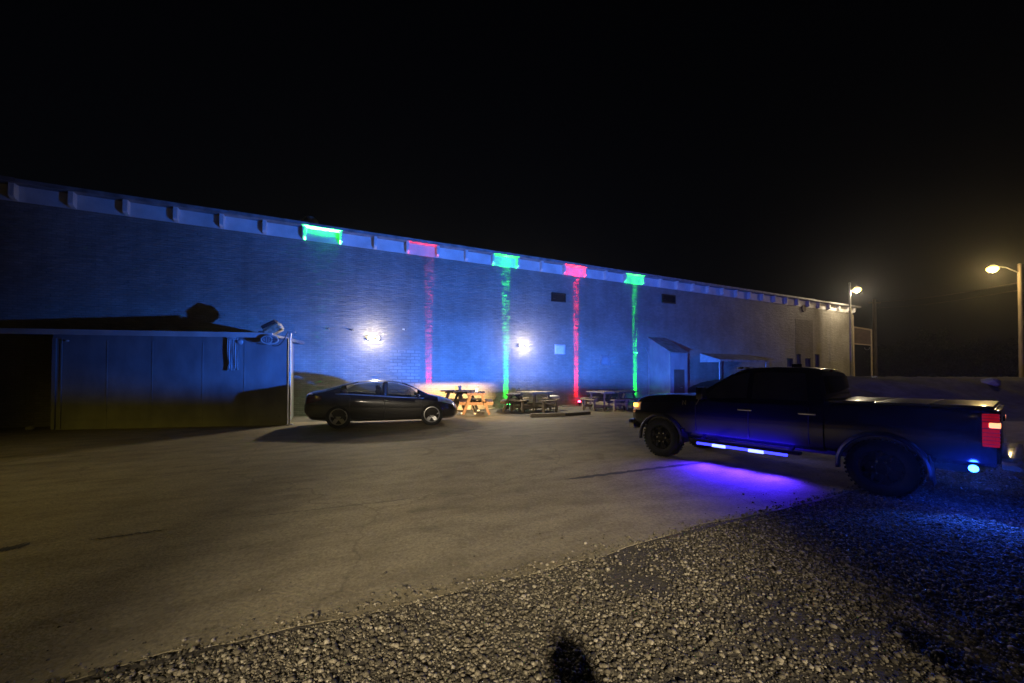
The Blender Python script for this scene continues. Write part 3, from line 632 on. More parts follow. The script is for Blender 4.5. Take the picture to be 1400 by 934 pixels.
# pale hanging strip curtain
p0, p1 = SF(313, 460), SF(328, 506)
r = shed_thing('hanging_tarp', 'pale folded tarp hanging in two strips on the shed front', 'tarp')
for (x0, x1, z0) in ((p0.x, p0.x + (p1.x - p0.x) * 0.46, p1.z), (p0.x + (p1.x - p0.x) * 0.5, p1.x, p1.z + 0.02)):
    rows = []
    for j in range(14):
        t = j / 13; zz = z0 + (p0.z - z0) * t
        rows.append([(x0 + (x1 - x0) * i / 8 + 0.02 * math.sin(t * 7) * (1 - t), -0.05 - 0.035 * math.sin(i * 2.4 + t * 1.5) * (1.1 - 0.5 * t) - 0.02, zz - 0.03 * math.sin(i * 1.3) * (t < 0.02)) for i in range(9)])
    b = MB(); b.quadgrid(rows); b.build('strip', M['vinyl'], r, thick=0.006)
b = MB(); q = SF(320, 461); b.ico((q.x - 0.05, -0.10, q.z + 0.02), 0.12, 2, (1.5, 0.7, 0.8), 0.12); q = SF(330, 468); b.ico((q.x, -0.09, q.z), 0.09, 2, (1.1, 0.6, 1), 0.15); b.build('knot', M['vinyl'], r)
# oval sign
q = SF(368.5, 464.5, 0.35); w, h = abs(SF(381, 464, .35).x - SF(356, 464, .35).x), abs(SF(368, 458, .35).z - SF(368, 471.5, .35).z)
r = thing('oval_sign', 'oval sign with pale rim and lettered left half beside the corner post', 'sign', FL + Matrix.Rotation(fa, 3, 'Z') @ q, fa)
b = MB(); pl = [(w / 2 * math.cos(t), 0.0, h / 2 * math.sin(t)) for t in np.linspace(0, 2 * math.pi, 40, endpoint=False)]; b.prism(pl, (0, 0.03, 0)); b.build('panel', M['blackplastic'] if False else mat('sign_face', (0.22, 0.23, 0.26), (0.17, 0.18, 0.20), 9, 0.6), r, smooth=0)
b = MB(); K = 40
def oring(b, rw, rh, t0, t1, n, wid, cx=0, cz=0, y=-0.004):
    rows = []
    for k in range(n + 1):
        t = t0 + (t1 - t0) * k / n
        rows.append([(cx + (rw - wid) * math.cos(t), y, cz + (rh - wid) * math.sin(t)), (cx + rw * math.cos(t), y, cz + rh * math.sin(t))])
    b.quadgrid(rows)
oring(b, w / 2, h / 2, 0, 2 * math.pi, 48, 0.045); b.build('rim', M['white'], r, thick=0.01)
b = MB(); oring(b, w * 0.34, h * 0.47, -math.pi / 2, math.pi / 2, 20, 0.05, -w * 0.16); b.build('inner_arc', M['white'], r, thick=0.008)
b = MB()
def stroke(b, pts, wd):
    for (x0, z0), (x1, z1) in zip(pts, pts[1:]): b.bar((x0, -0.006, z0), (x1, -0.006, z1), 0.006, wd)
stroke(b, [(-w * .36, -h * .10), (-w * .30, h * .12), (-w * .26, -h * .16)], 0.022); stroke(b, [(-w * .16, h * .24), (-w * .16, -h * .26)], 0.03)
stroke(b, [(-w * .05, h * .20), (-w * .01, h * .08), (-w * .06, 0), (-w * .01, -h * .1), (-w * .06, -h * .2)], 0.022)
b.build('lettering', M['vinyl'], r, smooth=0)
b = MB()
for i in range(4): stroke(b, [(w * (.16 + .07 * i), h * .02), (w * (.19 + .07 * i), h * .02)], 0.05); 
stroke(b, [(w * .15, -h * .2), (w * .3, -h * .2)], 0.03); b.build('small_print', mat('sign_marks', (0.10, 0.11, 0.14), None, 9, 0.6), r, smooth=0)
for q_ in (-.3, .3):
    b = MB(); b.tube([(w * q_, 0.031, 0), (w * q_, 0.3, 0.0)], 0.012); b.build('bracket', M['galv'], r)
# drooping cable from post to sign
pts = []
P0 = FR + N * 0.05 + Vector((0, 0, 3.25)); q2 = FL + Matrix.Rotation(fa, 3, 'Z') @ SF(372, 472.5, 0.33)
for k in range(15):
    t = k / 14; P = P0.lerp(q2, t) ; P.z -= 0.0 + 0.22 * math.sin(math.pi * t) ** 1.0 * (1 - 0.2 * t); pts.append(P)
b = MB(); b.tube(pts, 0.02, 6); tag(b.build('power_cable', M['blackplastic']), 'dark cable drooping from the post to the oval sign', 'cable')
# crumpled sack on the shed roof
q = SF(366, 447.5, 0.05); P = FL + Matrix.Rotation(fa, 3, 'Z') @ Vector((q.x, q.y + 0.35, 0)); P.z = zr + 0.02
r = thing('crumpled_sack', 'cream crumpled sack with a dark flap on the shed roof', 'sack', P, fa)
random.seed(5)
b = MB(); rt_ = Matrix.Rotation(R(-30), 3, 'Y'); b.box((0.06, 0, 0.20), (.56, .36, .30), rt_, bevel=.08)
bmesh.ops.subdivide_edges(b.bm, edges=b.bm.edges[:], cuts=2, use_grid_fill=True)
for v in b.bm.verts: v.co += Vector((random.uniform(-.02, .02), random.uniform(-.02, .02), random.uniform(-.02, .02)))
b.build('body', M['bag'], r, smooth=50)
b = MB(); b.box((-.07, .02, .375), (.50, .34, .14), rt_, bevel=.05); b.box((-.26, -.02, .07), (.24, .3, .12), bevel=.04); b.build('flap', M['cloth_dark'], r, smooth=50)

# ================================================================== CAR BODY BUILDER
def pchip(xk, yk, x):
    xk, yk, x = map(lambda v: np.asarray(v, float), (xk, yk, x)); h = np.diff(xk); dl = np.diff(yk) / h; m = np.zeros_like(yk)
    for i in range(1, len(xk) - 1):
        if dl[i - 1] * dl[i] > 0:
            w1 = 2 * h[i] + h[i - 1]; w2 = h[i] + 2 * h[i - 1]; m[i] = (w1 + w2) / (w1 / dl[i - 1] + w2 / dl[i])
    m[0], m[-1] = dl[0], dl[-1]; i = np.clip(np.searchsorted(xk, x) - 1, 0, len(h) - 1); t = (x - xk[i]) / h[i]
    return (2 * t**3 - 3 * t**2 + 1) * yk[i] + (t**3 - 2 * t**2 + t) * h[i] * m[i] + (-2 * t**3 + 3 * t**2) * yk[i + 1] + (t**3 - t**2) * h[i] * m[i + 1]
class Shell:
    def __init__(s, knots, smooth): s.k = knots; s.sm = smooth
    def val(s, n, x):
        kx = [p[0] for p in s.k[n]]; ky = [p[1] for p in s.k[n]]
        return float(pchip(kx, ky, [x])[0]) if s.sm else float(np.interp(x, kx, ky))
    def sec(s, x):
        zb, zs, zt, wm, ws, wt, ed = (s.val(n, x) for n in ('zb', 'zs', 'zt', 'wm', 'ws', 'wt', 'ed'))
        z7 = max(zs + 0.012, zt - ed)
        return [(0, zb), (wm - 0.14, zb), (wm - 0.03, zb + 0.07), (wm, zb + 0.40 * (zs - zb)), (wm - 0.008, zb + 0.70 * (zs - zb)), (wm - 0.03, zs - 0.05),
                (ws, zs), (ws + (wt - ws) * 0.5 + 0.018, zs + (z7 - zs) * 0.5), (wt, z7), (wt - 0.09, z7 + (zt - z7) * 0.62), (wt * 0.5, zt - ed * 0.10), (0, zt)]
    def loft(s, xs):
        b = MB(); rows = []
        for x in xs:
            p = s.sec(x); ring = [(x, y, z) for y, z in p] + [(x, -y, z) for y, z in reversed(p[1:-1])]
            rows.append([b.bm.verts.new(v) for v in ring])
        n = len(rows[0])
        for a, c in zip(rows, rows[1:]):
            for k in range(n): b.bm.faces.new((a[k], a[(k + 1) % n], c[(k + 1) % n], c[k]))
        b.bm.faces.new(rows[0]); b.bm.faces.new(list(reversed(rows[-1]))); return b
    def side(s, x, t, sgn, off=0.006):
        p = s.sec(x); (y0, z0), (y1, z1), (y2, z2) = p[6], p[7], p[8]
        y, z = (y0 + (y1 - y0) * t * 2, z0 + (z1 - z0) * t * 2) if t < .5 else (y1 + (y2 - y1) * (t * 2 - 1), z1 + (z2 - z1) * (t * 2 - 1))
        return Vector((x, sgn * (y + off), z + off * 0.4))
    def sidewin(s, x0, x1, sgn, t0=0.10, t1=0.92, minh=0.10, n=14, slant0=0.0, slant1=0.0):
        b = MB(); rows = []
        for j in range(7):
            t = t0 + (t1 - t0) * j / 6; row = []
            for i in range(n + 1):
                xx = x0 + slant0 * (t - .5) + (x1 - x0 + (slant1 - slant0) * (t - .5)) * i / n
                row.append(s.side(xx, t, sgn))
            rows.append(row)
        b.quadgrid(rows); return b
    def top(s, x0, x1, n=10, inset=0.0, off=0.006):
        b = MB(); rows = []
        for i in range(n + 1):
            x = x0 + (x1 - x0) * i / n; p = s.sec(x)[8:]; y8 = p[0][0] - inset
            half = [(y8 * f, np.interp(y8 * f, [q[0] for q in reversed(p)], [q[1] for q in reversed(p)])) for f in (1, .9, .75, .5, .25, 0)]
            rows.append([Vector((x, y, z + off)) for y, z in half] + [Vector((x, -y, z + off)) for y, z in reversed(half[:-1])])
        b.quadgrid(rows); return b
def carve(o, cyls):
    cut = MB()
    for x, z, rr, y0, y1 in cyls: cut.cyl((x, y0, z), (x, y1, z), rr, rr, 40)
    c = cut.build('cutter', M['blackplastic'], smooth=0)
    md = o.modifiers.new('arches', 'BOOLEAN'); md.operation = 'DIFFERENCE'; md.object = c; md.solver = 'EXACT'
    dg = bpy.context.evaluated_depsgraph_get(); me = bpy.data.meshes.new_from_object(o.evaluated_get(dg)); o.modifiers.clear()
    o.data = me; me.polygons.foreach_set('use_smooth', [True] * len(me.polygons)); me.set_sharp_from_angle(angle=R(28))
    bpy.data.objects.remove(c)
    return o
def wheel(parent, x, y, sgn, rt, rr, wd, mrim, spokes, style, name='wheel'):
    e = MB()                                            # tyre
    h = wd / 2; prof = [(rr, -h * .9), (rr + 0.02, -h), (rt - 0.06, -h), (rt - 0.015, -h * .85), (rt, -h * .55), (rt, h * .55), (rt - 0.015, h * .85), (rt - 0.06, h), (rr + 0.02, h), (rr, h * .9)]
    e.lathe(prof, 48); 
    if style == 'truck':
        for k in range(40):
            a_ = 2 * math.pi * k / 40; rot = Matrix.Rotation(-a_, 3, 'Y')
            for q in (-1, 1):
                e.box(rot @ Vector((rt + 0.002, q * h * (.45 if k % 2 else .6), 0)), (0.022, h * .75, 0.034), rot)
    ty = e.build('wheel', M['tyre'], parent, smooth=40); ty.location = (x, y, rt)
    e = MB(); e.lathe([(rr + 0.004, h * .5), (rr + .006, h * .93), (rr - 0.018, h * .96), (rr - 0.024, h * .8), (rr - 0.022, h * .5)], 48, None)
    for k in range(spokes):
        a_ = 2 * math.pi * k / spokes + 0.3; rot = Matrix.Rotation(-a_, 3, 'Y')
        w0 = 0.10 if style == 'sedan' else 0.075
        yo = h * .62
        e.prism([rot @ Vector((0.04, yo, -w0 * .55)), rot @ Vector((rr - 0.02, yo + 0.02, -w0 * .5)), rot @ Vector((rr - 0.02, yo + 0.02, w0 * .5)), rot @ Vector((0.04, yo, w0 * .55))], (0, -0.05, 0))
        if style == 'truck':
            for q in (-1, 1):
                e.bar(rot @ Vector((rr * .55, yo, 0)), rot @ Vector((rr - .02, yo + .01, q * 0.085)), 0.03, 0.03)
    e.cyl((0, h * .40, 0), (0, h * .75, 0), 0.085, 0.07, 24)
    rim = e.build('rim', mrim, ty)
    e = MB(); e.lathe([(rr - .002, -h * .85), (rr - .004, h * .55), (rr - 0.03, h * .5), (rr - 0.04, h * .1), (rr * .62, h * .12), (.001, h * .14)], 32, None); e.build('brake_disc', M['blackplastic'], ty)
    n = 5 if style == 'sedan' else 6; pr, q0, q1, qr = (0.058, .72, .78, .011) if style == 'sedan' else (0.105, .60, .74, .014)
    for k in range(n):
        a_ = 2 * math.pi * k / n; e = MB(); e.cyl((pr * math.cos(a_), h * q0, pr * math.sin(a_)), (pr * math.cos(a_), h * q1, pr * math.sin(a_)), qr, None, 8)
        e.build('lug_nut', M['chrome'], ty)
    if sgn < 0: ty.rotation_euler.z = math.pi
    return ty

# ------------------------------------------------------------------ sedan
cR, cF = G(463, 586), G(590, 581.5)
hd = (cF - cR); ssc = hd.length / 2.70; hd.normalize(); lf = Vector((-hd.y, hd.x, 0)); sa = math.atan2(hd.y, hd.x)
sed = thing('sedan', 'dark four-door sedan with silver wheels parked along the brick wall', 'car', (cR + cF) / 2 + lf * 0.80 * ssc, sa, None, ssc)
SK = dict(
    zb=[(-2.30, .42), (-2.1, .27), (-1.35, .21), (0, .19), (1.35, .20), (2.0, .21), (2.22, .30)],
    zs=[(-2.30, .78), (-2.22, .99), (-1.9, 1.03), (-1.2, 1.01), (-.4, .95), (.5, .885), (1.2, .85), (1.75, .76), (2.05, .66), (2.22, .50)],
    zt=[(-2.30, .84), (-2.24, 1.04), (-2.1, 1.095), (-1.78, 1.145), (-1.5, 1.225), (-1.1, 1.335), (-.75, 1.405), (-.3, 1.435), (.15, 1.415), (.5, 1.34), (.85, 1.19), (1.15, 1.03), (1.35, .955), (1.7, .88), (2.0, .77), (2.15, .65), (2.22, .55)],
    wm=[(-2.30, .66), (-2.2, .77), (-1.9, .845), (-1.35, .885), (0, .885), (1.35, .885), (1.85, .82), (2.08, .70), (2.18, .55), (2.22, .42)],
    ws=[(-2.30, .60), (-2.2, .71), (-1.9, .79), (-1.35, .82), (0, .835), (1.2, .80), (1.7, .72), (2.05, .60), (2.22, .36)],
    wt=[(-2.30, .52), (-2.1, .62), (-1.78, .66), (-1.1, .585), (-.3, .565), (.3, .565), (.85, .62), (1.3, .70), (1.7, .62), (2.05, .48), (2.22, .28)],
    ed=[(-2.3, .02), (-2.1, .03), (-1.7, .035), (-1.1, .05), (-.3, .055), (.5, .05), (1.1, .03), (1.5, .03), (2.22, .02)])
sd = Shell(SK, True)
body = sd.loft(np.linspace(-2.30, 2.22, 74)).build('body', M['sedanpaint'], sed, smooth=28)
carve(body, [(x, .345, .395, y0, y1) for x in (-1.35, 1.35) for y0, y1 in ((.60, 1.2), (-1.2, -.60))])
def open_cabin(o, fn):
    q = bmesh.new(); q.from_mesh(o.data); dl = [f for f in q.faces if fn(f.calc_center_median(), f.normal)]
    bmesh.ops.delete(q, geom=dl, context='FACES'); q.to_mesh(o.data); q.free()
def sed_open(c, n):
    zs_, p = sd.val('zs', c.x), sd.sec(c.x)
    if c.z < zs_ + .02: return False
    z8 = p[8][1]
    if abs(c.y) > p[8][0] - .02 and c.z < z8 - .002:
        return (-.06 > c.x > -1.30 or 1.0 > c.x > -.0) and (z8 - zs_) > .12
    return abs(c.y) < p[8][0] - .06 and (.46 < c.x < 1.20 or -1.70 < c.x < -.86)
open_cabin(body, sed_open)
b = MB(); b.box((-.3, 0, .30), (2.9, 1.5, .04)); b.build('cabin_floor', M['blackplastic'], sed, smooth=0)
for sg in (-1, 1):
    b = MB(); b.box((.12, sg * .38, .52), (.50, .48, .18), bevel=.05); b.box((-.20, sg * .38, .84), (.16, .46, .62), Matrix.Rotation(R(-16), 3, 'Y'), bevel=.05); b.box((-.29, sg * .38, 1.19), (.10, .24, .16), Matrix.Rotation(R(-12), 3, 'Y'), bevel=.04); b.build('front_seat', M['cloth_dark'], sed)
b = MB(); b.box((-.95, 0, .55), (.50, 1.2, .18), bevel=.05); b.box((-1.28, 0, .84), (.18, 1.2, .55), Matrix.Rotation(R(-24), 3, 'Y'), bevel=.05); b.build('rear_seat', M['cloth_dark'], sed)
b = MB(); b.box((.98, 0, .84), (.42, 1.36, .12), bevel=.04); b.build('dashboard', M['blackplastic'], sed)
b = MB(); b.lathe([(.17, -.012), (.185, 0), (.17, .012), (.155, 0), (.17, -.012)], 28, Matrix.Translation((.66, .38, .90)) @ Matrix.Rotation(R(65), 4, 'Z')); b.box((.66, .38, .90), (.03, .32, .05)); b.build('steering_wheel', M['blackplastic'], sed)
for x in (-1.35, 1.35):
    for sg in (-1, 1): wheel(sed, x, sg * .785, sg, .350, .242, .21, M['alloy'], 5, 'sedan')
for sg in (-1, 1):
    sd.sidewin(-.02, .98, sg, .09, .90, slant0=-.10, slant1=-.62).build('front_window', M['sedanglass'], sed)
    sd.sidewin(-1.28, -.10, sg, .09, .90, slant0=.62, slant1=-.10).build('rear_window', M['sedanglass'], sed)
    b = MB(); rows = [[sd.side(x, t, sg, .009) for t in (-.02, .07)] for x in np.linspace(-1.45, 1.12, 26)]
    b.quadgrid(rows); b.build('window_trim', M['galv'], sed, thick=.004)
    b = MB(); rows = [[sd.side(x, t, sg, .008) for t in np.linspace(.05, .95, 5)] for x in (-.125, -.005)]
    b.quadgrid(rows); b.build('door_pillar', M['blackplastic'], sed, thick=.004)
    b = MB(); c = sd.side(.93, .12, sg, .10); b.ico(c, .085, 3, (.75, 1.1, .72)); b.bar(c + Vector((0, -sg * .04, -.03)), c + Vector((0, -sg * .14, -.06)), .05, .03); b.build('mirror', M['sedanpaint'], sed)
    for x in (.02, -.98):
        b = MB(); y = sg * (.885 + .012); b.box((x, y, .80), (.20, .028, .034), bevel=.012); b.build('door_handle', M['sedanpaint'], sed)
    # thin shut lines
    for x in (-1.04, -.06, 1.02):
        b = MB(); rows = []
        for z in np.linspace(.27, sd.val('zs', x) - .05, 12):
            p = sd.sec(x); yy = np.interp(z, [q[1] for q in p[2:6]], [q[0] for q in p[2:6]]); rows.append([(x - .005, sg * (yy + .002), z), (x + .005, sg * (yy + .002), z)])
        b.quadgrid(rows); b.build('door_gap', M['blackplastic'], sed, smooth=0)
    b = MB(); rows = []
    for i in range(8):
        x = 1.55 + .50 * i / 7; p = sd.sec(x); row = []
        for q in (5, 6, 7, 8): row.append((x, sg * (p[q][0] + .008 - (.02 if q == 8 else 0)), p[q][1] + .006))
        rows.append(row)
    b.quadgrid(rows); b.build('headlight', M['headlens'], sed)
    b = MB(); rows = []
    for i in range(9):
        x = -2.27 + .46 * i / 8; p = sd.sec(x); row = []
        for t in (0.62, .72, .82, .93):
            zz = p[0][1] + t * (p[6][1] - p[0][1]); yy = np.interp(zz, [q[1] for q in p[2:7]], [q[0] for q in p[2:7]]); k = 1 - .7 * i / 8
            zz = (zz - p[5][1]) * (.35 + .65 * k) + p[5][1]; row.append((x, sg * (yy + .006), zz))
        rows.append(row)
    b.quadgrid(rows); b.build('taillight', M['tail_off'], sed)
    b = MB(); b.ico((2.06, sg * .60, .36), .05, 2, (.6, 1, .8)); b.build('fog_lamp', M['headlens'], sed)
sd.top(.45, 1.20, 10, .03).build('windshield', M['sedanglass'], sed)
sd.top(-1.72, -.85, 10, .03).build('rear_windshield', M['sedanglass'], sed)
b = MB(); b.box((2.165, 0, .44), (.06, .62, .12), bevel=.02); b.build('grille', M['blackplastic'], sed)
b = MB(); b.box((-2.30, 0, .80), (.012, .50, .11), bevel=.004); b.build('licence_plate', M['white'], sed)

# ------------------------------------------------------------------ pickup truck
cR, cF = G(1205, 679), G(903, 624)
hd = (cF - cR); tsc = hd.length / 3.745; hd.normalize(); lf = Vector((-hd.y, hd.x, 0)); ta = math.atan2(hd.y, hd.x)
trk = thing('pickup_truck', 'black crew-cab pickup truck with glowing blue strip under its doors', 'truck', cR - lf * 1.03 * tsc, ta, None, tsc)
TK = dict(
    zb=[(.72, .56), (3.0, .56), (3.9, .60), (4.3, .66), (4.62, .72)],
    zs=[(.72, 1.36), (1.0, 1.385), (2.6, 1.375), (2.95, 1.36), (3.2, 1.33), (4.2, 1.28), (4.48, 1.24), (4.58, 1.15), (4.62, 1.0)],
    zt=[(.72, 1.52), (.80, 1.93), (.88, 1.99), (1.1, 2.03), (1.6, 2.045), (2.0, 2.03), (2.16, 1.99), (2.26, 1.945), (2.98, 1.47), (3.08, 1.445), (3.6, 1.445), (4.1, 1.415), (4.40, 1.37), (4.54, 1.28), (4.60, 1.16), (4.62, 1.02)],
    wm=[(.72, 1.02), (2.9, 1.02), (3.4, 1.015), (4.2, 1.0), (4.45, .97), (4.58, .90), (4.62, .82)],
    ws=[(.72, .955), (2.9, .955), (3.2, .95), (4.2, .92), (4.45, .88), (4.58, .80), (4.62, .72)],
    wt=[(.72, .80), (.9, .76), (2.1, .755), (2.3, .775), (2.98, .87), (3.2, .86), (4.3, .80), (4.55, .70), (4.62, .60)],
    ed=[(.72, .06), (2.2, .06), (2.9, .03), (3.2, .035), (4.62, .03)])
tr = Shell(TK, False)
xs = sorted(set([round(v, 3) for v in list(np.linspace(.72, 4.62, 50)) + [.76, .80, .84, .88, 2.16, 2.26, 2.98, 3.08, 4.40, 4.48, 4.54, 4.58, 4.60]]))
cab = tr.loft(xs).build('body', M['truckpaint'], trk, smooth=28)
RT = .435
carve(cab, [(3.745, RT, .50, y0, y1) for y0, y1 in ((.62, 1.3), (-1.3, -.62))])
BK = dict(zb=[(-1.12, .62), (.70, .58)], zs=[(-1.12, 1.385), (.70, 1.375)], zt=[(-1.12, 1.415), (.70, 1.405)], wm=[(-1.12, .995), (-1.0, 1.01), (.70, 1.015)],
          ws=[(-1.12, .965), (.70, .975)], wt=[(-1.12, .92), (.70, .93)], ed=[(-1.12, .012), (.70, .012)])
bd = Shell(BK, False)
bed = bd.loft(list(np.linspace(-1.12, .70, 24))).build('cargo_bed', M['truckpaint'], trk, smooth=28)
carve(bed, [(0, RT, .50, y0, y1) for y0, y1 in ((.62, 1.3), (-1.3, -.62))])
for x in (0.0, 3.745):
    for sg in (-1, 1):
        wheel(trk, x, sg * .895, sg, RT, .265, .29, M['blackalloy'], 6, 'truck')
        b = MB(); rows = []                                # flared arch
        for k in range(25):
            a_ = R(-8) + R(196) * k / 24; c_, s_ = math.cos(a_), math.sin(a_)
            rows.append([(x + rr * c_, sg * yy, RT + rr * s_ * 1.0) for rr, yy in ((.495, 1.0), (.497, 1.075), (.515, 1.09), (.545, 1.07), (.565, 1.012))])
        b.quadgrid(rows); b.build('fender_flare', M['blackplastic'], trk, thick=.008)
        b = MB(); xo = x - .56 if x > 1 else x + .0
        if x < 1: b.box((x - .53, sg * .93, .50), (.02, .28, .42), Matrix.Rotation(R(6), 3, 'Y'), bevel=.006); b.build('mud_flap', M['blackplastic'], trk)
        else: b.box((x - .54, sg * .93, .54), (.02, .26, .30), Matrix.Rotation(R(6), 3, 'Y'), bevel=.006); b.build('mud_flap', M['blackplastic'], trk)
for sg in (-1, 1):
    tr.sidewin(1.93, 2.72, sg, .06, .90, slant0=0.0, slant1=-.60).build('front_window', M['glass'], trk)
    tr.sidewin(.98, 1.84, sg, .06, .90, slant0=0.10, slant1=0.0).build('rear_window', M['glass'], trk)
    for x in (1.93, .93):
        b = MB(); b.box((x, sg * 1.038, 1.20), (.26, .045, .04), bevel=.014); b.build('door_handle', M['chrome'] if sg > 0 else M['truckpaint'], trk)
    for x in (.92, 1.88, 2.92):
        b = MB(); rows = [[(x - .006, sg * (1.0225 - .02 * max(0, (z - 1.2) / .12)), z), (x + .006, sg * (1.0225 - .02 * max(0, (z - 1.2) / .12)), z)] for z in np.linspace(.66, 1.31, 8)]
        b.quadgrid(rows); b.build('door_gap', M['blackplastic'], trk, smooth=0)
    b = MB(); c = Vector((2.70, sg * 1.20, 1.50)); b.box(c, (.12, .22, .26), bevel=.04); b.bar(c + Vector((0, -sg * .10, -.06)), c + Vector((.02, -sg * .25, -.10)), .05, .05); mr_ = b.build('mirror', M['truckpaint'], trk)
    b = MB(); b.box(c + Vector((-.062, 0, 0)), (.006, .18, .21), bevel=.002); b.build('mirror_glass', M['chrome'], mr_)
    b = MB(); b.bar((1.02, sg * 1.06, .50), (2.98, sg * 1.06, .50), .16, .055, .02)
    for x in (1.2, 2.8): b.bar((x, sg * 1.0, .50), (x, sg * .75, .60), .05, .05)
    rb = b.build('running_board', M['blackplastic'], trk)
    b = MB(); b.cyl((1.22, sg * 1.075, .442), (2.86, sg * 1.075, .436), .026, .026, 10); b.build('light_strip', M['led'], rb)
    b = MB()
    for x in (1.72, 2.40): b.box((x, sg * 1.092, .436), (.26, .06, .056), bevel=.014)
    b.build('lamp_pod', M['ledhot'], rb)
    # head lamp cluster
    b = MB(); rows = []
    for i in range(7):
        x = 4.30 + .30 * i / 6; p = tr.sec(x); row = []
        for f in (.62, .72, .82, .93):
            zz = p[0][1] + f * (p[6][1] - p[0][1]); yy = np.interp(zz, [q[1] for q in p[2:7]], [q[0] for q in p[2:7]]); row.append((x, sg * (yy + .008), zz))
        rows.append(row)
    b.quadgrid(rows); hl = b.build('headlight', M['headlens'], trk)
    b = MB(); b.box((4.44, sg * .985, 1.15), (.11, .03, .085), Matrix.Rotation(R(-12 * sg), 3, 'Z'), bevel=.012); b.build('marker_lamp', M['amber'], hl)
    # tail lamp wraps the corner
    b = MB(); b.box((-1.075, sg * .965, 1.13), (.15, .115, .44), bevel=.02); tl = b.build('taillight', M['tail_on'], trk)
    b = MB(); b.box((-1.11, sg * .985, 1.20), (.10, .10, .07), bevel=.015); b.build('lit_bulb', M['tail_hot'], tl)
    b = MB()
    for z in (.95, 1.0, 1.05, 1.10, 1.155, 1.245, 1.29, 1.33): b.box((-1.076, sg * .9655, z), (.156, .121, .012 if z in (1.155, 1.245) else .006))
    b.build('lens_rib', M['blackplastic'], tl, smooth=0)
    b = MB(); b.cyl((-.92, sg * .93, .62), (-.92, sg * 1.0, .60), .045, .045, 16); rl = b.build('rear_pod_lamp', M['blackplastic'], trk)
    b = MB(); b.ico((-.92, sg * 1.005, .60), .050, 2, (1, .6, 1)); b.build('lit_lens', M['bluebulb'], rl)
tr.top(2.27, 2.95, 8, .03).build('windshield', M['glass'], trk)
b = MB(); b.quadgrid([[(.735 + .03 * j, y, 1.50 + .11 * j * 1.0) for y in np.linspace(-.66, .66, 5)] for j in range(4)])
b.bm.free(); b = MB(); b.box((.742, 0, 1.70), (.03, 1.30, .32), Matrix.Rotation(R(9), 3, 'Y'), bevel=.01); b.build('back_window', M['glass'], trk)
b = MB(); b.box((.80, 0, 1.955), (.04, .30, .045), Matrix.Rotation(R(30), 3, 'Y'), bevel=.01); b.build('brake_lamp', M['tail_off'], trk)
b = MB(); b.box((1.35, 0.1, 2.06), (.16, .06, .07), bevel=.02); b.build('roof_antenna', M['truckpaint'], trk)
b = MB()
for i in range(5): b.ico((2.18, (i - 2) * .30, 2.02), .05, 2, (1.4, .8, .5))
b.build('cab_marker_lamp', M['headlens'], trk)
b = MB()
for x0, x1 in ((-1.10, -.52), (-.505, .09), (.105, .66)): b.box(((x0 + x1) / 2, 0, 1.432), (x1 - x0, 1.86, .035), bevel=.010)
b.build('tonneau_cover', M['tonneau'], trk)
b = MB(); b.box((-1.135, 0, 1.03), (.05, 1.70, .72), bevel=.015); tg = b.build('tailgate', M['truckpaint'], trk)
b = MB(); b.box((-1.166, 0, 1.24), (.02, .30, .07), bevel=.008); b.build('handle', M['blackplastic'], tg)
b = MB(); b.box((-1.24, 0, .70), (.18, 1.94, .17), bevel=.05); b.build('rear_bumper', M['chrome'], trk)
b = MB(); b.box((-1.162, 0, .66), (.012, .32, .16)); 
b.bm.free()
b = MB(); b.box((4.62, 0, .66), (.16, 1.86, .24), bevel=.06); b.build('front_bumper', M['chrome'], trk)
b = MB(); b.box((4.615, 0, .98), (.05, 1.25, .34), bevel=.02)
for i in range(3): b.box((4.645, 0, .86 + .12 * i), (.02, 1.22, .03))
b.build('grille', M['blackplastic'], trk)
b = MB(); b.box((4.655, 0, .92), (.05, .9, .06), bevel=.012); gl = b.build('grille_light_bar', M['blackplastic'], trk)
b = MB(); b.box((4.682, 0, .92), (.012, .84, .035), bevel=.004); b.build('lit_strip', mat('lit_blue_bar', (.2, .3, .9), None, 8, .3, emit=(0.05, 0.2, 1.0), estr=8), gl)
b = MB(); b.box((1.8, 0, .52), (5.4, .80, .16)); b.cyl((0, -.8, RT), (0, .8, RT), .06, .06, 12); b.cyl((3.745, -.8, RT), (3.745, .8, RT), .05, .05, 12); b.ico((0, 0, RT), .16, 2); b.build('chassis', M['darkmetal'], trk)
b = MB()
stroke_pts = [[(0, 0), (0, .11), (.07, 0), (.07, .11)]]
for x, z in ((3.20, 1.22),):
    for (u0, v0), (u1, v1) in zip(stroke_pts[0], stroke_pts[0][1:]): b.bar((x - u0, 1.024, z + v0), (x - u1, 1.024, z + v1), .006, .014)
    b.bar((x - .30, 1.024, z + .02), (x - .36, 1.024, z + .13), .006, .014)
b.build('fender_badge', M['chrome'], trk, smooth=0)  # chrome strokes modelled to stand in for a reflection
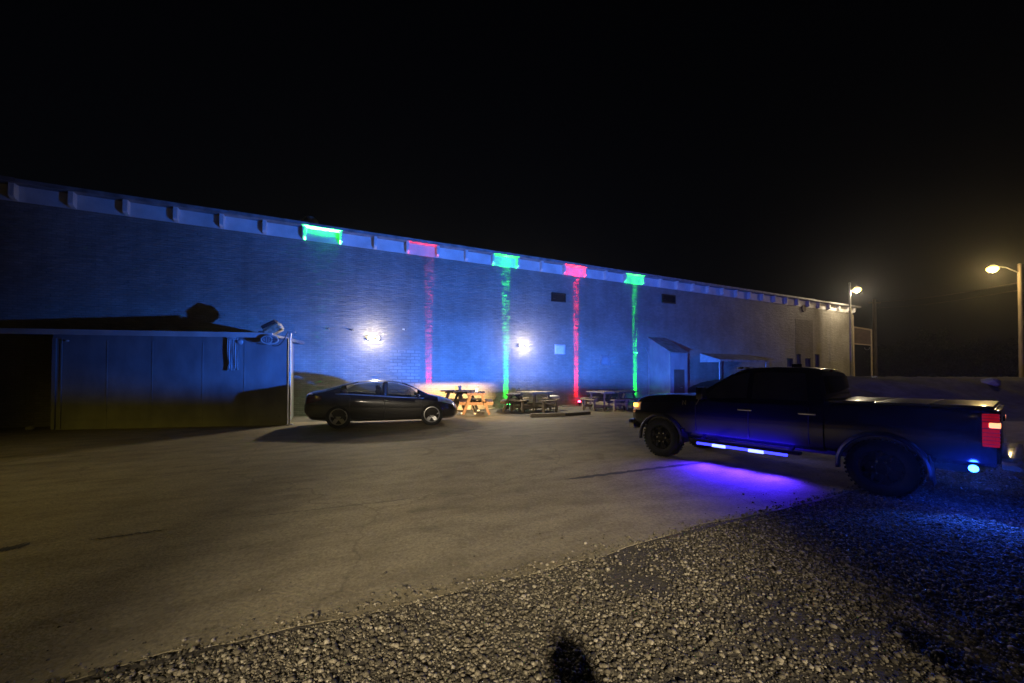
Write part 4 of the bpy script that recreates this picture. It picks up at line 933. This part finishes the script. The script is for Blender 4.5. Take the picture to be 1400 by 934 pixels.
# truck lights (in truck coordinates)
def blue_shape(nt, tr_, tu):
    low = sstep(nt, tu, -0.035, 0.075)
    up = mth(nt, 'ADD', mth(nt, 'MULTIPLY', sstep(nt, tu, 0.40, 0.09), 0.60), 0.40)
    side = sstep(nt, mth(nt, 'MULTIPLY', tr_, BLUE_SGN), 3.2, 1.0)
    side = mth(nt, 'MULTIPLY', side, sstep(nt, tr_, -1.75, -0.45))
    return mth(nt, 'MULTIPLY', mth(nt, 'MULTIPLY', low, up), side)
BLUE_SGN = 1
lamp('blue_grille_light', 'SPOT', (4.72, 0, 1.10), (0.98, -0.20, 0), (0.03, 0.18, 1.0), 25000, trk, 0.10, 160, 0.3, blue_shape)
def beam_shape(nt, tr_, tu):
    cut = sstep(nt, tu, 0.050, 0.026); lo_ = sstep(nt, tu, -0.15, -0.055)
    side = sstep(nt, mth(nt, 'ABSOLUTE', mth(nt, 'SUBTRACT', tr_, -0.03)), 0.22, 0.06)
    return mth(nt, 'MULTIPLY', mth(nt, 'MULTIPLY', cut, lo_), side)
lamp('low_beam_light', 'SPOT', (4.70, 0.80, 0.95), (0.98, -0.17, 0), (1.0, 0.62, 0.24), 33000, trk, 0.03, 120, 0.3, beam_shape)
lamp('fog_lamp_light', 'SPOT', (4.66, .80, .62), (.75, .62, -.48), (1.0, .72, .38), 150, trk, .03, 46, .9)
lamp('underglow_light', 'SPOT', (2.05, 1.10, .40), (0, 0.55, -1), (0.05, 0.014, 1.0), 200, trk, 0.12, 140, 0.8)
lamp('underglow_light', 'SPOT', (1.45, 1.10, .40), (0, 0.55, -1), (0.05, 0.014, 1.0), 200, trk, 0.12, 140, 0.8)
lamp('underglow_light', 'SPOT', (2.65, 1.10, .40), (0, 0.55, -1), (0.05, 0.014, 1.0), 200, trk, 0.12, 140, 0.8)
ad = bpy.data.lights.new('door_glow_light', 'AREA'); ad.shape = 'RECTANGLE'; ad.size = 1.75; ad.size_y = .03; ad.color = (0.03, 0.012, 1.0); ad.energy = 60  # area light added above the running board to make the doors glow
ao = bpy.data.objects.new('door_glow_light', ad); COL.objects.link(ao); ao.parent = trk; ao.location = (2.05, 1.115, .545)
zv = -Vector((0, -.5, 1)).normalized(); xv = Vector((1, 0, 0)); yv = zv.cross(xv); ao.rotation_mode = 'QUATERNION'; ao.rotation_quaternion = Matrix((xv, yv, zv)).transposed().to_quaternion()
lamp('rear_pod_light', 'SPOT', (-.92, 1.09, .60), (-0.15, 1, -.42), (0.02, 0.10, 1.0), 170, trk, 0.04, 110, 0.7)
lamp('rear_pod_glow', 'POINT', (-.92, 1.14, .60), None, (0.01, 0.05, 1.0), 24, trk, 0.05)

lamp('far_side_light', 'SPOT', (1.6, -1.25, .50), (0.1, -1, 0.02), (0.12, 0.08, 1.0), 3400, trk, 0.1, 150, 0.8, lambda nt, a, u: sstep(nt, u, -0.09, -0.02))  # unseen lamp added to tint the bank blue

# ================================================================== PICNIC TABLES
def a_table(m, label, group):
    r = thing('picnic_table', label, 'picnic table', (0, 0, 0), 0, group)
    b = MB()
    for k in range(5): b.box((0, -.31 + .155 * k, .745 + random.uniform(-.003, .003)), (1.8, .142, .04), bevel=.006)
    for x in (-.6, .6): b.box((x, 0, .70), (.06, .70, .05))
    b.build('tabletop', m, r)
    for sg in (-1, 1):
        b = MB()
        for k in range(2): b.box((0, sg * (.47 + .15 * k), .445), (1.8, .14, .04), bevel=.006)
        b.build('seat', m, r)
    for x in (-.6, .6):
        for sg in (-1, 1):
            b = MB(); b.bar((x, sg * .20, .72), (x, sg * .54, 0.0), .05, .10); b.build('leg', m, r)
        b = MB(); b.bar((x + .052, -.68, .385), (x + .052, .68, .385), .05, .10); b.build('crossbeam', m, r)
    return r
def square_table(m, label, group):
    r = thing('picnic_table', label, 'picnic table', (0, 0, 0), 0, group)
    b = MB()
    for k in range(8): b.box((-.525 + .15 * k, 0, .745 + random.uniform(-.003, .003)), (.142, 1.2, .04), bevel=.006)
    for y in (-.4, .4): b.box((0, y, .70), (1.1, .06, .05))
    b.build('tabletop', m, r)
    for x in (-.42, .42):
        for y in (-.42, .42):
            b = MB(); b.bar((x, y, .72), (x * 1.15, y * 1.15, 0), .07, .09); b.build('leg', m, r)
    for a_ in range(4):
        rot = Matrix.Rotation(R(90 * a_), 3, 'Z')
        b = MB()
        for k in range(2): b.box(rot @ Vector((0, -.90 - .14 * k, .445)), (.95, .13, .04), rot, bevel=.006)
        b.build('seat', m, r)
        for x in (-.36, .36):
            b = MB(); c = rot @ Vector((x, -.97, .21)); b.box(c, (.07, .09, .42), rot); b.build('seat_leg', m, r)
    b = MB(); b.bar((-1.0, -.30, .16), (1.0, -.30, .16), .05, .09); b.bar((-1.0, .30, .16), (1.0, .30, .16), .05, .09); b.bar((-.30, -1.0, .25), (-.30, 1.0, .25), .05, .09); b.bar((.30, -1.0, .25), (.30, 1.0, .25), .05, .09); b.build('stretcher', m, r)
    return r
def put(o, px, py, rz, sc, narrow=True):
    P = G(px, py); o.location = (P.x, P.y, 0.012); o.rotation_euler.z = rz; o.scale = (sc * .95, sc * .84, sc) if narrow else (sc * .92, sc * .92, sc)
GR = 'picnic tables along the warehouse wall'
t1 = a_table(M['orange_wood'], 'orange stained A-frame picnic table right of the sedan', GR); put(t1, 651, 565.5, ANG + R(70), 1.26)
t2 = a_table(M['dark_wood'], 'dark A-frame picnic table between the sedan and the orange table', GR); put(t2, 631, 562, ANG + R(76), 1.26)
t3 = square_table(M['wood'], 'pale square picnic table with four benches by the green uplight', GR); put(t3, 731, 562, ANG + R(12), 1.22, False)
t4 = a_table(M['dark_wood'], 'dark A-frame picnic table behind the pale square table', GR); put(t4, 704, 561.8, ANG + R(58), 1.10)
t5 = square_table(M['wood'], 'worn square picnic table nearest the truck nose', GR); put(t5, 827, 560, ANG + R(4), 1.20, False)
for ch in t5.children: pass
t6 = a_table(M['dark_wood'], 'dark A-frame picnic table half hidden by the truck nose', GR); put(t6, 851, 559.5, ANG + R(20), 1.20)
# things lying on and between them
P = t1.location.copy(); b = MB(); b.lathe([(0, 0), (.05, 0), (.065, .15), (.06, .15), (.048, .01), (0, .01)], 20, Matrix.Rotation(R(90), 4, 'X')); o = b.build('paper_cup', M['white'])
o.location = (P.x + .02, P.y - .12, .012 + .7655 * 1.26); o.scale = (1.15,) * 3; tag(o, 'white paper cup on the orange picnic table', 'cup')
P = G(760, 546, .60); b = MB(); random.seed(11); b.ico((0, 0, .09), .2, 3, (1.6, .9, .45), .08); o = b.build('crumpled_cloth', M['paper'], smooth=60)
q = Matrix.Rotation(ANG + R(12), 3, 'Z') @ Vector((.95, -.1, 0)) * 1.22; o.location = (t3.location.x + q.x, t3.location.y + q.y, .012 + .465 * 1.22 - .02); tag(o, 'pale crumpled cloth on a bench of the pale square table', 'cloth')
q = Matrix.Rotation(ANG + R(12), 3, 'Z') @ Vector((-.05, .95, 0)) * 1.22
# dark backpack on the far bench
r = thing('backpack', 'dark backpack sitting on a bench of the pale square table', 'bag', (t3.location.x + q.x, t3.location.y + q.y, .012 + .465 * 1.22), ANG)
b = MB(); b.ico((0, 0, .22), .24, 3, (.85, .6, .95), .02); b.build('body', M['cloth_dark'], r, smooth=60)
b = MB(); b.tube([(-.06, 0, .44), (-.03, 0, .50), (.03, 0, .50), (.06, 0, .44)], .014); b.build('carry_loop', M['cloth_dark'], r)
# landscape timber and pale conduits on the ground
def timber(p0, p1, m, label, h=.14):
    b = MB(); b.bar(Vector((p0.x, p0.y, h / 2 + .006)), Vector((p1.x, p1.y, h / 2 + .006)), .16, h, .02); tag(b.build('landscape_timber', m), label, 'timber', 'timbers lying before the tables')
timber(G(725, 570.5), G(772, 569), M['wood'], 'short reddish timber lying before the pale square table')
timber(G(773, 568.8), G(806, 566.5), M['dark_wood'], 'dark timber lying at the end of the reddish timber', .12)
for (a0, a1, lb) in (((667, 560.5), (692, 555.5), 'pale conduit on the ground between the orange table and green uplight'), ((768, 556.5), (787, 555), 'pale conduit on the ground left of the red uplight')):
    p0, p1 = G(*a0), G(*a1); b = MB(); b.tube([Vector((p0.x, p0.y, .05)), p0.lerp(p1, .5) + Vector((.05, .04, .05)), Vector((p1.x, p1.y, .05))], .03, 8); tag(b.build('conduit_pipe', M['lime']), lb, 'pipe')
random.seed(21)
for i, (px, py, rr, m) in enumerate(((629, 566.5, .09, 'white'), (654, 562, .06, 'white'), (649, 566.5, .07, 'rock'), (41, 588, .10, 'rock'), (1355, 541, .34, 'rock'), (1196, 519, .10, 'white'))):
    P = G(px, py); zz = rr * .45
    if px > 1100:
        t = 15.0
        d = ray(px, py); P = Vector((0, 0, CAMH)) + d * 18.2
        if px < 1300: P = Vector((0, 0, CAMH)) + d * 20.0
        zz = berm_h(P.x, P.y) - .05 + rr * .3
    b = MB(); b.ico((0, 0, 0), rr, 2, (1.25, 1, .7), .13); o = b.build('loose_rock', M[m], smooth=0); o.location = (P.x, P.y, zz); o.rotation_euler.z = i
    tag(o, ['white lump on the ground beside the sedan nose', 'small white scrap under the orange table', 'grey lump before the orange table', 'pale lump by the dark left end of the shed', 'pale boulder on the bank behind the truck bed', 'white scrap on top of the bank'][i], 'rock')

# ================================================================== RIGHT BACKGROUND
LCOL = (1.0, .70, .26)
def street_lamp(px, py, Y, polepx, poletop_py, label, P_, arm_dir, name='street_lamp', pole_m='pole_wood', pr=.13):
    P = Vector(((px - 700) / FPX * Y, Y, CAMH + (514.25 - py) / FPX * Y)); Q = Vector(((polepx - 700) / FPX * Y, Y, 0)); zt_ = CAMH + (514.25 - poletop_py) / FPX * Y
    zg = berm_h(Q.x, Q.y) - .1
    r = thing(name, label, 'street lamp', (Q.x, Q.y, zg), 0, 'yellow street lamps')
    b = MB(); b.cyl((0, 0, 0), (0, 0, zt_ - zg), pr, pr * .75, 14); b.build('pole', M[pole_m], r)
    rel = P - Vector((Q.x, Q.y, zg))
    b = MB(); b.tube([(0, 0, rel.z - .35), (rel.x * .5, 0, rel.z + .05), (rel.x * .85, 0, rel.z + .12)], .035, 10); b.build('arm', M['galv'], r)
    b = MB(); b.lathe([(.001, .30), (.10, .29), (.17, .20), (.24, .09), (.23, .085), (.001, .12)], 24, Matrix.Translation(rel + Vector((0, 0, -.05))) @ Matrix.Rotation(R(90), 4, 'X')); h = b.build('lamp_head', M['galv'], r)
    b = MB(); b.ico(rel + Vector((0, 0, -.06)), .30, 3, (1, 1, .75)); b.build('lit_lens', M['sodium'], h)
    lamp('street_lamp_light', 'POINT', rel + Vector((0, -.05, -.30)), None, LCOL, P_, r, .12)
    return r, Q, zg
lp1, Q1, zg1 = street_lamp(1360, 366, 27, 1397, 360, 'nearer yellow street lamp on a wooden pole', 1250, -1)
LCOL = (1.0, .82, .55)
lp2, Q2, zg2 = street_lamp(1173, 395, 33, 1163.5, 386, 'farther yellow street lamp by the building corner', 900, 1, pole_m='galv', pr=.09)
# bare utility pole and its lines
Y = 46; X = (1197 - 700) / FPX * Y
up = thing('utility_pole', 'bare dark utility pole beyond the steel sign frame', 'utility pole', (X, Y, 0))
ztp = CAMH + (514.25 - 409) / FPX * Y
b = MB(); b.cyl((0, 0, 0), (0, 0, ztp), .22, .16, 14); b.build('pole', M['pole_wood'], up)
b = MB(); b.box((0, 0, ztp - .4), (1.4, .10, .12)); b.build('crossarm', M['pole_wood'], up)
for i, (py, dz) in enumerate(((385.5, -.35), (396, -1.05))):
    z0 = CAMH + (514.25 - py) / FPX * 27; p0 = Vector((Q1.x, Q1.y, z0)); p1 = Vector((X, Y, ztp + dz)); pts = []
    for k in range(25):
        t = k / 24; p = p0.lerp(p1, t); p.z -= 0.25 * math.sin(math.pi * t); pts.append(p)
    b = MB(); b.tube(pts, .018, 6); tag(b.build('overhead_wire', M['rust']), ['upper overhead wire from the street lamp pole', 'lower overhead wire from the street lamp pole'][i], 'wire', 'overhead wires')
# steel sign frame at the right end
Y = 38; x0, x1 = (1167.5 - 700) / FPX * Y, (1192 - 700) / FPX * Y; zz = lambda py: CAMH + (514.25 - py) / FPX * Y
zg = 0.9
r = thing('sign_frame', 'tan steel frame with a brown upper panel at the building corner', 'sign frame', (x0, Y, zg))
b = MB(); b.cyl((0, 0, 0), (0, 0, zz(447) - zg), .075, .075, 10); b.build('post', M['signframe'], r)
b = MB(); b.cyl((x1 - x0, 0, 0), (x1 - x0, 0, zz(451) - zg), .075, .075, 10); b.build('post', M['signframe'], r)
b = MB(); b.bar((0, 0, zz(447) - zg), (x1 - x0, 0, zz(451) - zg), .12, .12); b.bar((.08, 0, zz(470) - zg), (x1 - x0 - .08, 0, zz(472) - zg), .10, .10); b.build('rail', M['signframe'], r, smooth=0)
b = MB(); b.prism([(.09, .02, zz(469.4) - zg), (x1 - x0 - .09, .02, zz(471.2) - zg), (x1 - x0 - .09, .02, zz(452) - zg), (.09, .02, zz(448.4) - zg)], (0, -.05, 0)); b.build('panel', M['rust'], r, smooth=0)
b = MB(); c = Vector(((x1 - x0) * .7, -.1, zz(475) - zg)); b.tube([c + Vector((.25 * math.cos(t), 0, .25 * math.sin(t))) for t in np.linspace(math.pi, 2 * math.pi, 10)], .02, 6); b.build('hoop', M['galv'], r)
# downpipe at the building corner
b = MB(); b.tube([(SR - 0.08, -0.075, 0.0), (SR - 0.08, -0.075, HW - 0.15)], 0.045, 10); b.build('downpipe', M['signframe'], wh)

# trees beyond the bank
def tree(X, Y, h, w, label, seed, n=2600):
    rr = np.random.default_rng(seed); r = thing('tree', label, 'tree', (X, Y, 0.3), rr.uniform(0, 6), 'dark trees beyond the bank')
    b = MB(); b.cyl((0, 0, 0), (.1, .05, h * .45), h * .028, h * .018, 10)
    tips = []
    for k in range(9):
        a_ = k * 2.4; z0 = h * (.22 + .03 * k); e = Vector((math.cos(a_) * w * rr.uniform(.25, .42), math.sin(a_) * w * rr.uniform(.25, .42), z0 + h * rr.uniform(.15, .38)))
        b.cyl((.05, .02, z0), e, h * .012, h * .004, 7); tips.append(e)
    b.build('trunk', M['bark'], r)
    cl = [(t, rr.uniform(.16, .28) * w) for t in tips] + [(Vector((rr.normal(0, .18) * w, rr.normal(0, .18) * w, h * rr.uniform(.35, .92))), rr.uniform(.12, .24) * w) for _ in range(14)]
    V = []; F = []
    for i in range(n):
        c, s = cl[rr.integers(len(cl))]; p = np.array(c) + rr.normal(0, .5, 3) * s; u = rr.normal(0, 1, 3); u /= np.linalg.norm(u); v = np.cross(u, rr.normal(0, 1, 3)); v /= np.linalg.norm(v) + 1e-6
        q = rr.uniform(.10, .22) * h / 8; k = len(V); V += [p - u * q, p + v * q * .5, p + u * q, p - v * q * .5]; F.append((k, k + 1, k + 2, k + 3))
    me = bpy.data.meshes.new('crown'); me.from_pydata([tuple(p) for p in V], [], F); me.materials.append(M['leaf']); o = bpy.data.objects.new('crown', me); COL.objects.link(o); o.parent = r
spec = [(1215, 58, 4.6, 5.5), (1240, 64, 5.6, 6), (1270, 60, 7.2, 5), (1300, 66, 5.2, 7), (1335, 60, 5.4, 6.5), (1368, 64, 5.0, 6), (1405, 62, 6.4, 7.5), (1445, 60, 6.0, 7), (1490, 64, 7.0, 8)]
TL = ['low dark bushy tree next to the utility pole', 'dark round tree second from the utility pole', 'tallest pointed tree in the middle of the dark row', 'broad dark tree right of the tallest one', 'broad dark tree below the overhead wires', 'dark tree left of the near lamp pole', 'dark tree directly behind the near lamp pole', 'dark tree just right of the near lamp pole', 'dark tree at the far right end of the row']
for i, (px, Y, h, w) in enumerate(spec): tree((px - 700) / FPX * Y, Y, h * 1.25, w, TL[i], 100 + i)
# scrub between the trees: one mass
rr = np.random.default_rng(9); V = []; F = []
for i in range(9000):
    Y = rr.uniform(52, 60); px = rr.uniform(1195, 1560); X = (px - 700) / FPX * Y; hh = 2.2 + .9 * math.sin(px * .05) + .6 * math.sin(px * .17)
    p = np.array((X, Y, rr.uniform(.2, hh))); u = rr.normal(0, 1, 3); u /= np.linalg.norm(u); v = np.cross(u, rr.normal(0, 1, 3)); v /= np.linalg.norm(v); q = rr.uniform(.12, .3); k = len(V)
    V += [p - u * q, p + v * q * .5, p + u * q, p - v * q * .5]; F.append((k, k + 1, k + 2, k + 3))
me = bpy.data.meshes.new('scrub'); me.from_pydata([tuple(p) for p in V], [], F); me.materials.append(M['scrub']); o = bpy.data.objects.new('scrub', me); COL.objects.link(o); tag(o, 'dark scrub filling the ground beneath the far trees', 'scrub', kind='stuff')

# ================================================================== BEHIND THE CAMERA: yard lamp and two people whose shadows reach into view
YARD_SGN = 1
YL = Vector((1.0, -13.0, 6.33))
r = thing('street_lamp', 'yard lamp on a wooden pole behind the photographer', 'street lamp', (YL.x, YL.y - .9, -.035), 0, 'yellow street lamps')
b = MB(); b.cyl((0, 0, 0), (0, 0, 7.4), .15, .11, 14); b.build('pole', M['pole_wood'], r)
b = MB(); b.tube([(0, 0, 6.5), (0, .5, 6.85), (0, .8, 6.85)], .035, 10); b.build('arm', M['galv'], r)
b = MB(); b.lathe([(.001, .30), (.10, .29), (.17, .20), (.24, .09), (.23, .085), (.001, .12)], 24, Matrix.Translation((0, .9, 6.6)) @ Matrix.Rotation(R(90), 4, 'X')); h_ = b.build('lamp_head', M['galv'], r)
b = MB(); b.ico((0, .9, 6.62), .17, 3, (1, 1, .7)); b.build('lit_lens', M['sodium'], h_)
def yard_shape(cx, wid, far0, far1, near0=-2, near1=-1, inner=0.2):
    def f(nt, tr_, tu):
        return mth(nt, 'MULTIPLY', mth(nt, 'MULTIPLY', sstep(nt, tu, far0, far1), sstep(nt, tu, near0, near1)), sstep(nt, mth(nt, 'ABSOLUTE', mth(nt, 'SUBTRACT', tr_, cx)), wid, wid * inner))
    return f
lamp('yard_lamp_light', 'SPOT', (0, .92, YL.z - .08), Vector((0.0, 1, -.34)), (1.0, .86, .64), 18500, r, .12, 150, .5, yard_shape(-0.06, 0.19, 0.17, 0.02, -0.20, -0.01, 0.35))
# second, yellower lamp over the left of the yard
r = thing('street_lamp', 'yellower yard lamp on a wooden pole behind and left of the photographer', 'street lamp', (-11, -8, -.035), 0, 'yellow street lamps')
b = MB(); b.cyl((0, 0, 0), (0, 0, 8.0), .15, .11, 14); b.build('pole', M['pole_wood'], r)
b = MB(); b.tube([(0, 0, 7.1), (0, .5, 7.45), (0, .8, 7.45)], .035, 10); b.build('arm', M['galv'], r)
b = MB(); b.lathe([(.001, .30), (.10, .29), (.17, .20), (.24, .09), (.23, .085), (.001, .12)], 24, Matrix.Translation((0, .9, 7.2)) @ Matrix.Rotation(R(90), 4, 'X')); h_ = b.build('lamp_head', M['galv'], r)
b = MB(); b.ico((0, .9, 7.22), .17, 3, (1, 1, .7)); b.build('lit_lens', M['sodium'], h_)
lamp('yard_lamp_light', 'SPOT', (0, .92, 7.02), Vector((0.55, 1, -.55)), (1.0, .76, .06), 2100, r, .10, 150, .5, yard_shape(-0.30, 0.66, 0.17, 0.0))
def person(loc_, label, hgt, hold):
    r = thing('person', label, 'person', loc_, 0)
    J = [(0, 0, .95, .18), (0, 0, 1.15, .19), (0, .01, 1.35, .20), (0, .01, 1.47, .12), (0, .03, 1.56, .058), (0, .04, 1.66, .09), (0, .035, 1.74, .08)]
    E = [(i, i + 1) for i in range(6)]
    def chain(start, pts):
        k = start
        for p in pts: J.append(p); E.append((k, len(J) - 1)); k = len(J) - 1
    for sg in (-1, 1):
        chain(0, [(sg * .10, 0, .88, .10), (sg * .115, .015, .50, .065), (sg * .12, -.02, .10, .045), (sg * .13, .08, .05, .045), (sg * .135, .16, .035, .035)])
        if hold: chain(2, [(sg * .19, .01, 1.42, .085), (sg * .36, .05, 1.26, .065), (sg * .16, .28, 1.46, .05), (sg * .07, .34, 1.56, .04)])
        else: chain(2, [(sg * .18, .01, 1.40, .07), (sg * .24, -.01, 1.12, .048), (sg * .25, .06, .88, .036), (sg * .24, .08, .80, .034)])
    me = bpy.data.meshes.new('body'); me.from_pydata([j[:3] for j in J], E, []); o = bpy.data.objects.new('body', me); COL.objects.link(o); o.parent = r
    sk = o.modifiers.new('skin', 'SKIN')
    if not me.skin_vertices: me.skin_vertices.new()
    for i, j in enumerate(J): me.skin_vertices[0].data[i].radius = (j[3], j[3] * (.75 if i in (0, 1, 2) else 1))
    me.skin_vertices[0].data[0].use_root = True
    ss_ = o.modifiers.new('smooth', 'SUBSURF'); ss_.levels = 2; ss_.render_levels = 2
    me.materials.append(M['cloth_dark'])
    b = MB(); b.ico((0, .035, 1.685), .102, 3, (.82, .98, 1.15)); b.ico((0, .135, 1.67), .018, 2, (.8, 1, 1.2))
    for sg in (-1, 1): b.ico((sg * .085, .03, 1.675), .025, 2, (.4, .8, 1.1))
    b.build('head_skin', M['skin'], r)
    b = MB(); b.ico((0, .012, 1.725), .108, 3, (.86, .95, .92)); b.build('hair', M['hair'], r)
    r.scale = (hgt / 1.80 * 1.2, hgt / 1.80, hgt / 1.80)
    return r
person((.52, -1.75, -.035), 'person in dark clothes standing behind the camera holding a phone up', 1.74, True)
person((2.2, -1.75, -.035), 'person in dark clothes standing with arms down to the right of the camera', 1.78, False)

# ================================================================== HAZE volume added for the glow around the lamps
HAZE = 0.0013
if HAZE:
    b = MB(); b.box((15, 20, 8.0), (150, 118, 18.2)); hz = b.build('haze', M['white'], smooth=0); hz['kind'] = 'stuff'; hz.display_type = 'WIRE'
    tag(hz, 'thin damp night air glowing around the lamps', 'haze')
    hm = bpy.data.materials.new('haze_volume'); hm.use_nodes = True; nt = hm.node_tree; nt.nodes.remove(nt.nodes['Principled BSDF'])
    pv = nd(nt, 'ShaderNodeVolumePrincipled'); pv.inputs['Density'].default_value = HAZE; pv.inputs['Color'].default_value = (.85, .87, .9, 1); pv.inputs['Anisotropy'].default_value = 0.88
    L(nt, pv.outputs[0], nt.nodes['Material Output'].inputs['Volume']); hz.data.materials.clear(); hz.data.materials.append(hm)

# ================================================================== WORLD
w = bpy.data.worlds.new('World'); S.world = w; w.use_nodes = True; nt = w.node_tree; bg = nt.nodes['Background']
sk = nd(nt, 'ShaderNodeTexSky', sky_type='NISHITA'); sk.sun_disc = False; sk.sun_elevation = R(12); sk.sun_rotation = R(160); sk.air_density = 1.0; sk.dust_density = 0.3
hv = nd(nt, 'ShaderNodeMix', data_type='RGBA', blend_type='MULTIPLY'); hv.inputs['Factor'].default_value = 1; hv.inputs[7].default_value = (0.9, 0.7, 0.85, 1)
L(nt, sk.outputs[0], hv.inputs[6]); L(nt, hv.outputs[2], bg.inputs['Color']); bg.inputs['Strength'].default_value = 0.0005

S.render.engine = 'CYCLES'
S.view_settings.view_transform = 'Standard'; S.view_settings.look = 'None'; S.view_settings.exposure = 0; S.view_settings.gamma = 1
S.view_settings.use_curve_mapping = False
try:
    S.cycles.use_light_tree = True; S.cycles.max_bounces = 5; S.cycles.sample_clamp_indirect = 3.0; S.cycles.caustics_reflective = False; S.cycles.caustics_refractive = False
except Exception: pass
